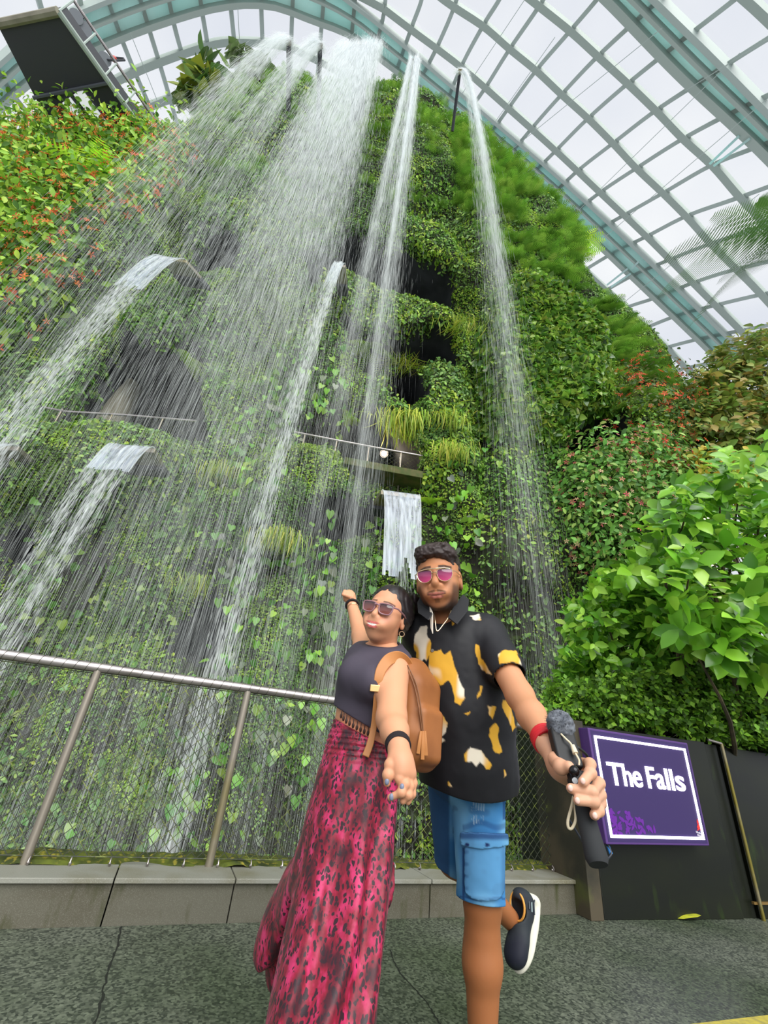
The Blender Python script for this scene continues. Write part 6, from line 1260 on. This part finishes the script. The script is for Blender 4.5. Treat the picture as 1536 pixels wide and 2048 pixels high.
# skirt
v = Vol(np.array([-.66, .98, .02]), np.array([.30, 2.28, 1.02]), .0045)
def chain(L_, k=.03):
    for (a, b) in zip(L_, L_[1:]):
        pa, pb = P_(*a[:3]), P_(*b[:3]); v.cap(pa, pb, a[3], b[3], k)
chain([(729, 1462, 1.595, .104), (727, 1500, 1.59, .114), (714, 1570, 1.58, .122), (704, 1650, 1.565, .122), (700, 1720, 1.55, .122), (690, 1800, 1.53, .122), (676, 1880, 1.51, .122), (662, 1960, 1.49, .122), (648, 2048, 1.47, .124), (636, 2150, 1.47, .128), (628, 2260, 1.47, .13)])
chain([(690, 1640, 1.60, .10), (652, 1740, 1.64, .085), (612, 1790, 1.72, .080), (588, 1850, 1.80, .080), (576, 1890, 1.84, .078), (574, 1908, 1.86, .068)], .05)
def folds(P):
    t = (P[:, 0] + .25 * (1 - P[:, 2])) ; wv = np.sin(t * 62 + 2.5 * fbm(P * [1, 1, .3], 4, 2) * 6 + P[:, 1] * 20); lo = np.clip((.93 - P[:, 2]) / .35, 0, 1); return .013 * wv * lo + .014 * fbm(P * [1, 1, .35] + 5, 8, 3) * (lo + .3) + .0025 * np.sin(P[:, 2] * 420) * np.clip((P[:, 2] - .86) / .04, 0, 1)
v.disp(folds, .03); v.plane((0, 0, .075), (0, 0, -1)); w1, w2 = P_(668, 1437, 1.55), P_(752, 1482, 1.50); wn_ = unit(np.cross(w2 - w1, [.1, 1., .05])); wn_ = wn_ if wn_[2] > 0 else -wn_; v.plane(w1, wn_)
Vk, Fk = v.mesh()
km = bpy.data.materials.new('leopard_print_skirt'); km.use_nodes = True; nt = km.node_tree; nt.nodes.clear(); out = N(nt, 'ShaderNodeOutputMaterial'); p = N(nt, 'ShaderNodeBsdfPrincipled'); p.inputs['Roughness'].default_value = .5; p.inputs['Sheen Weight'].default_value = .05; tc = N(nt, 'ShaderNodeTexCoord')
mp = N(nt, 'ShaderNodeMapping'); mp.inputs['Scale'].default_value = (1, 1, .62); mp.inputs['Rotation'].default_value = (0, .3, 0); L(nt, tc, mp, 3)
vo = N(nt, 'ShaderNodeTexVoronoi', feature='F1'); vo.inputs['Scale'].default_value = 96; vo.inputs['Randomness'].default_value = .9; nd = N(nt, 'ShaderNodeTexNoise'); nd.inputs['Scale'].default_value = 60; L(nt, mp, nd)
av = N(nt, 'ShaderNodeVectorMath', operation='MULTIPLY_ADD'); av.inputs[1].default_value = (.022, .022, .022); L(nt, nd, av, 1, 0); nt.links.new(mp.outputs[0], av.inputs[2]); nt.links.new(av.outputs[0], vo.inputs['Vector'])
r1 = N(nt, 'ShaderNodeValToRGB'); e = r1.color_ramp.elements; e[0].position = .36; e[0].color = (1, 1, 1, 1); e[1].position = .46; e[1].color = (0, 0, 0, 1); L(nt, vo, r1)
n3 = N(nt, 'ShaderNodeTexNoise'); n3.inputs['Scale'].default_value = 26; n3.inputs['Detail'].default_value = 4; L(nt, mp, n3); r2 = N(nt, 'ShaderNodeValToRGB'); e = r2.color_ramp.elements; e[0].position = .36; e[0].color = rgba((66, 8, 26)); e[1].position = .66; e[1].color = rgba((206, 48, 106)); x_ = r2.color_ramp.elements.new(.5); x_.color = rgba((142, 12, 46)); L(nt, n3, r2)
mx = N(nt, 'ShaderNodeMix', data_type='RGBA'); nt.links.new(r1.outputs[0], mx.inputs[0]); nt.links.new(r2.outputs[0], mx.inputs[6]); mx.inputs[7].default_value = rgba((44, 18, 30)); nt.links.new(mx.outputs[2], p.inputs['Base Color']); L(nt, p, out)
mesh_np('skirt', Vk, Fk, km, wo, smooth=True)
# white shoe, mostly below the frame
v = Vol(an1 - [.12, .30, .13], an1 + [.12, .12, .05], .005); v.ell(an1 + [.0, -.08, -.06], (.04, .12, .03), None, .02); v.ell(an1 + [0, .0, -.04], (.036, .05, .05), None, .03); Va, Fa = v.mesh(); mesh_np('shoe', Va, Fa, mat('white_canvas', (214, 210, 210), .7), wo, smooth=True)
# bracelets
def band(nm, c, ax, r, th, m, rows=3, sp_=.006, lump=0.):
    ax = unit(np.array(ax)); a_ = unit(np.cross(ax, [0, .2, 1.])); b_ = np.cross(a_, ax); mm = MB()
    for k in range(rows):
        o = (k - (rows - 1) / 2) * sp_; mm.tube([c + ax * (o + lump * math.sin(3 * t + k)) + (a_ * math.cos(t) + b_ * math.sin(t)) * r for t in np.linspace(0, 2 * math.pi, 33)[:-1]], th, 8, closed=True)
    return mm.build(nm, m, wo)
BM = mat('black_thread', (34, 26, 30), .8); band('bracelet', wr + (el - wr) * .06, wr - el, .029, .0045, BM, 3, .0065, .001); band('bracelet', wR + (eR - wR) * .05, wR - eR, .0285, .004, BM, 2, .006, .001); band('bangle', wR + (eR - wR) * .16, wR - eR, .0265, .0014, GL, 2, .005)
# ---------------------------------------------------------------- tan backpack on her shoulder
TAN = mat('tan_leather', (156, 98, 54), .5, spec=.35, noise=[(6, (132, 80, 42), .4, .65, (1, 1, 1))], bump=(140, .25, .001)); TAN2 = mat('light_tan_strap', (186, 124, 70), .5)
bp = empty('backpack', P_(835, 1515, 1.66), 'tan leather backpack hanging from the shoulder of the woman, between her arm and the man', 'backpack')
v = Vol(np.array([.0, 1.42, .85]), np.array([.30, 1.85, 1.32]), .0038); pc = [P_(826, 1350, 1.56), P_(830, 1420, 1.55), P_(826, 1490, 1.55)]
Rb_ = rot(.75, 0, 0.05); v.ell(pc[0], (.070, .050, .055), Rb_, .04); v.box(pc[1], (.082, .062, .115), Rb_, .05, .03); v.box(pc[2], (.078, .064, .07), Rb_, .045, .03); v.box((pc[1] + pc[2]) / 2 + Rb_ @ np.array([.0, .05, -.02]), (.058, .03, .08), Rb_, .025, .01)
v.disp(lambda P: .010 * fbm(P * [1, 1, .5], 12, 3), .03); Va, Fa = v.mesh(); mesh_np('bag_body', Va, Fa, TAN, bp, smooth=True)
def strap(nm, pts, w, th, m, side=(1, 0, 0)):
    P = spline([P_(*q) for q in pts], 36); V = []
    for k in range(36):
        t = unit(P[min(k + 1, 35)] - P[max(k - 1, 0)]); vd = unit(P[k] - CAM); s_ = unit(np.cross(t, vd)); ww = w if np.isscalar(w) else np.interp(k / 35, np.linspace(0, 1, len(w)), w); nn = np.cross(s_, t); V += [P[k] + s_ * ww - nn * th, P[k] - s_ * ww - nn * th, P[k] - s_ * ww + nn * th, P[k] + s_ * ww + nn * th]
    return MB().add(V, [(4 * k + a, 4 * k + (a + 1) % 4, 4 * k + 4 + (a + 1) % 4, 4 * k + 4 + a) for k in range(35) for a in range(4)] + [(0, 1, 2, 3), (143, 142, 141, 140)]).build(nm, m, bp, bevel=.002)
strap('shoulder_strap', [(754, 1383, 1.43), (756, 1362, 1.42), (763, 1338, 1.425), (778, 1319, 1.44), (797, 1314, 1.47), (812, 1324, 1.50), (822, 1345, 1.53)], [.012, .013, .016, .018, .018, .017, .015], .004, TAN2)
strap('lower_strap', [(754, 1383, 1.43), (752, 1410, 1.44), (748, 1450, 1.45), (741, 1485, 1.44), (731, 1513, 1.43)], [.010, .009, .009, .010, .010], .0022, TAN2)
c = P_(752, 1377, 1.418); MB().box(c, (.018, 0, 0), (0, .004, 0), (0, 0, .010)).build('buckle', mat('brass_buckle', (214, 176, 120), .3, metal=.7), bp, smooth=False, bevel=.002)
for (x0, y0, x1, y1) in ((842, 1462, 836, 1508), (846, 1462, 845, 1520), (850, 1462, 852, 1512)): strap('zip_pull', [(x0, y0, 1.455), ((x0 + x1) / 2, (y0 + y1) / 2, 1.452), (x1, y1, 1.455)], [.0035, .005, .0055], .0018, TAN2)
for k in range(2): MB().tube(spline([P_(811 + 4 * k, 1330, 1.475), P_(828 + 5 * k, 1370, 1.465), P_(838 + 4 * k, 1420, 1.458), P_(845 + 2 * k, 1470, 1.458)], 24), .0022, 6).build('zip_line', mat('dark_zip', (120, 76, 42), .5), bp)
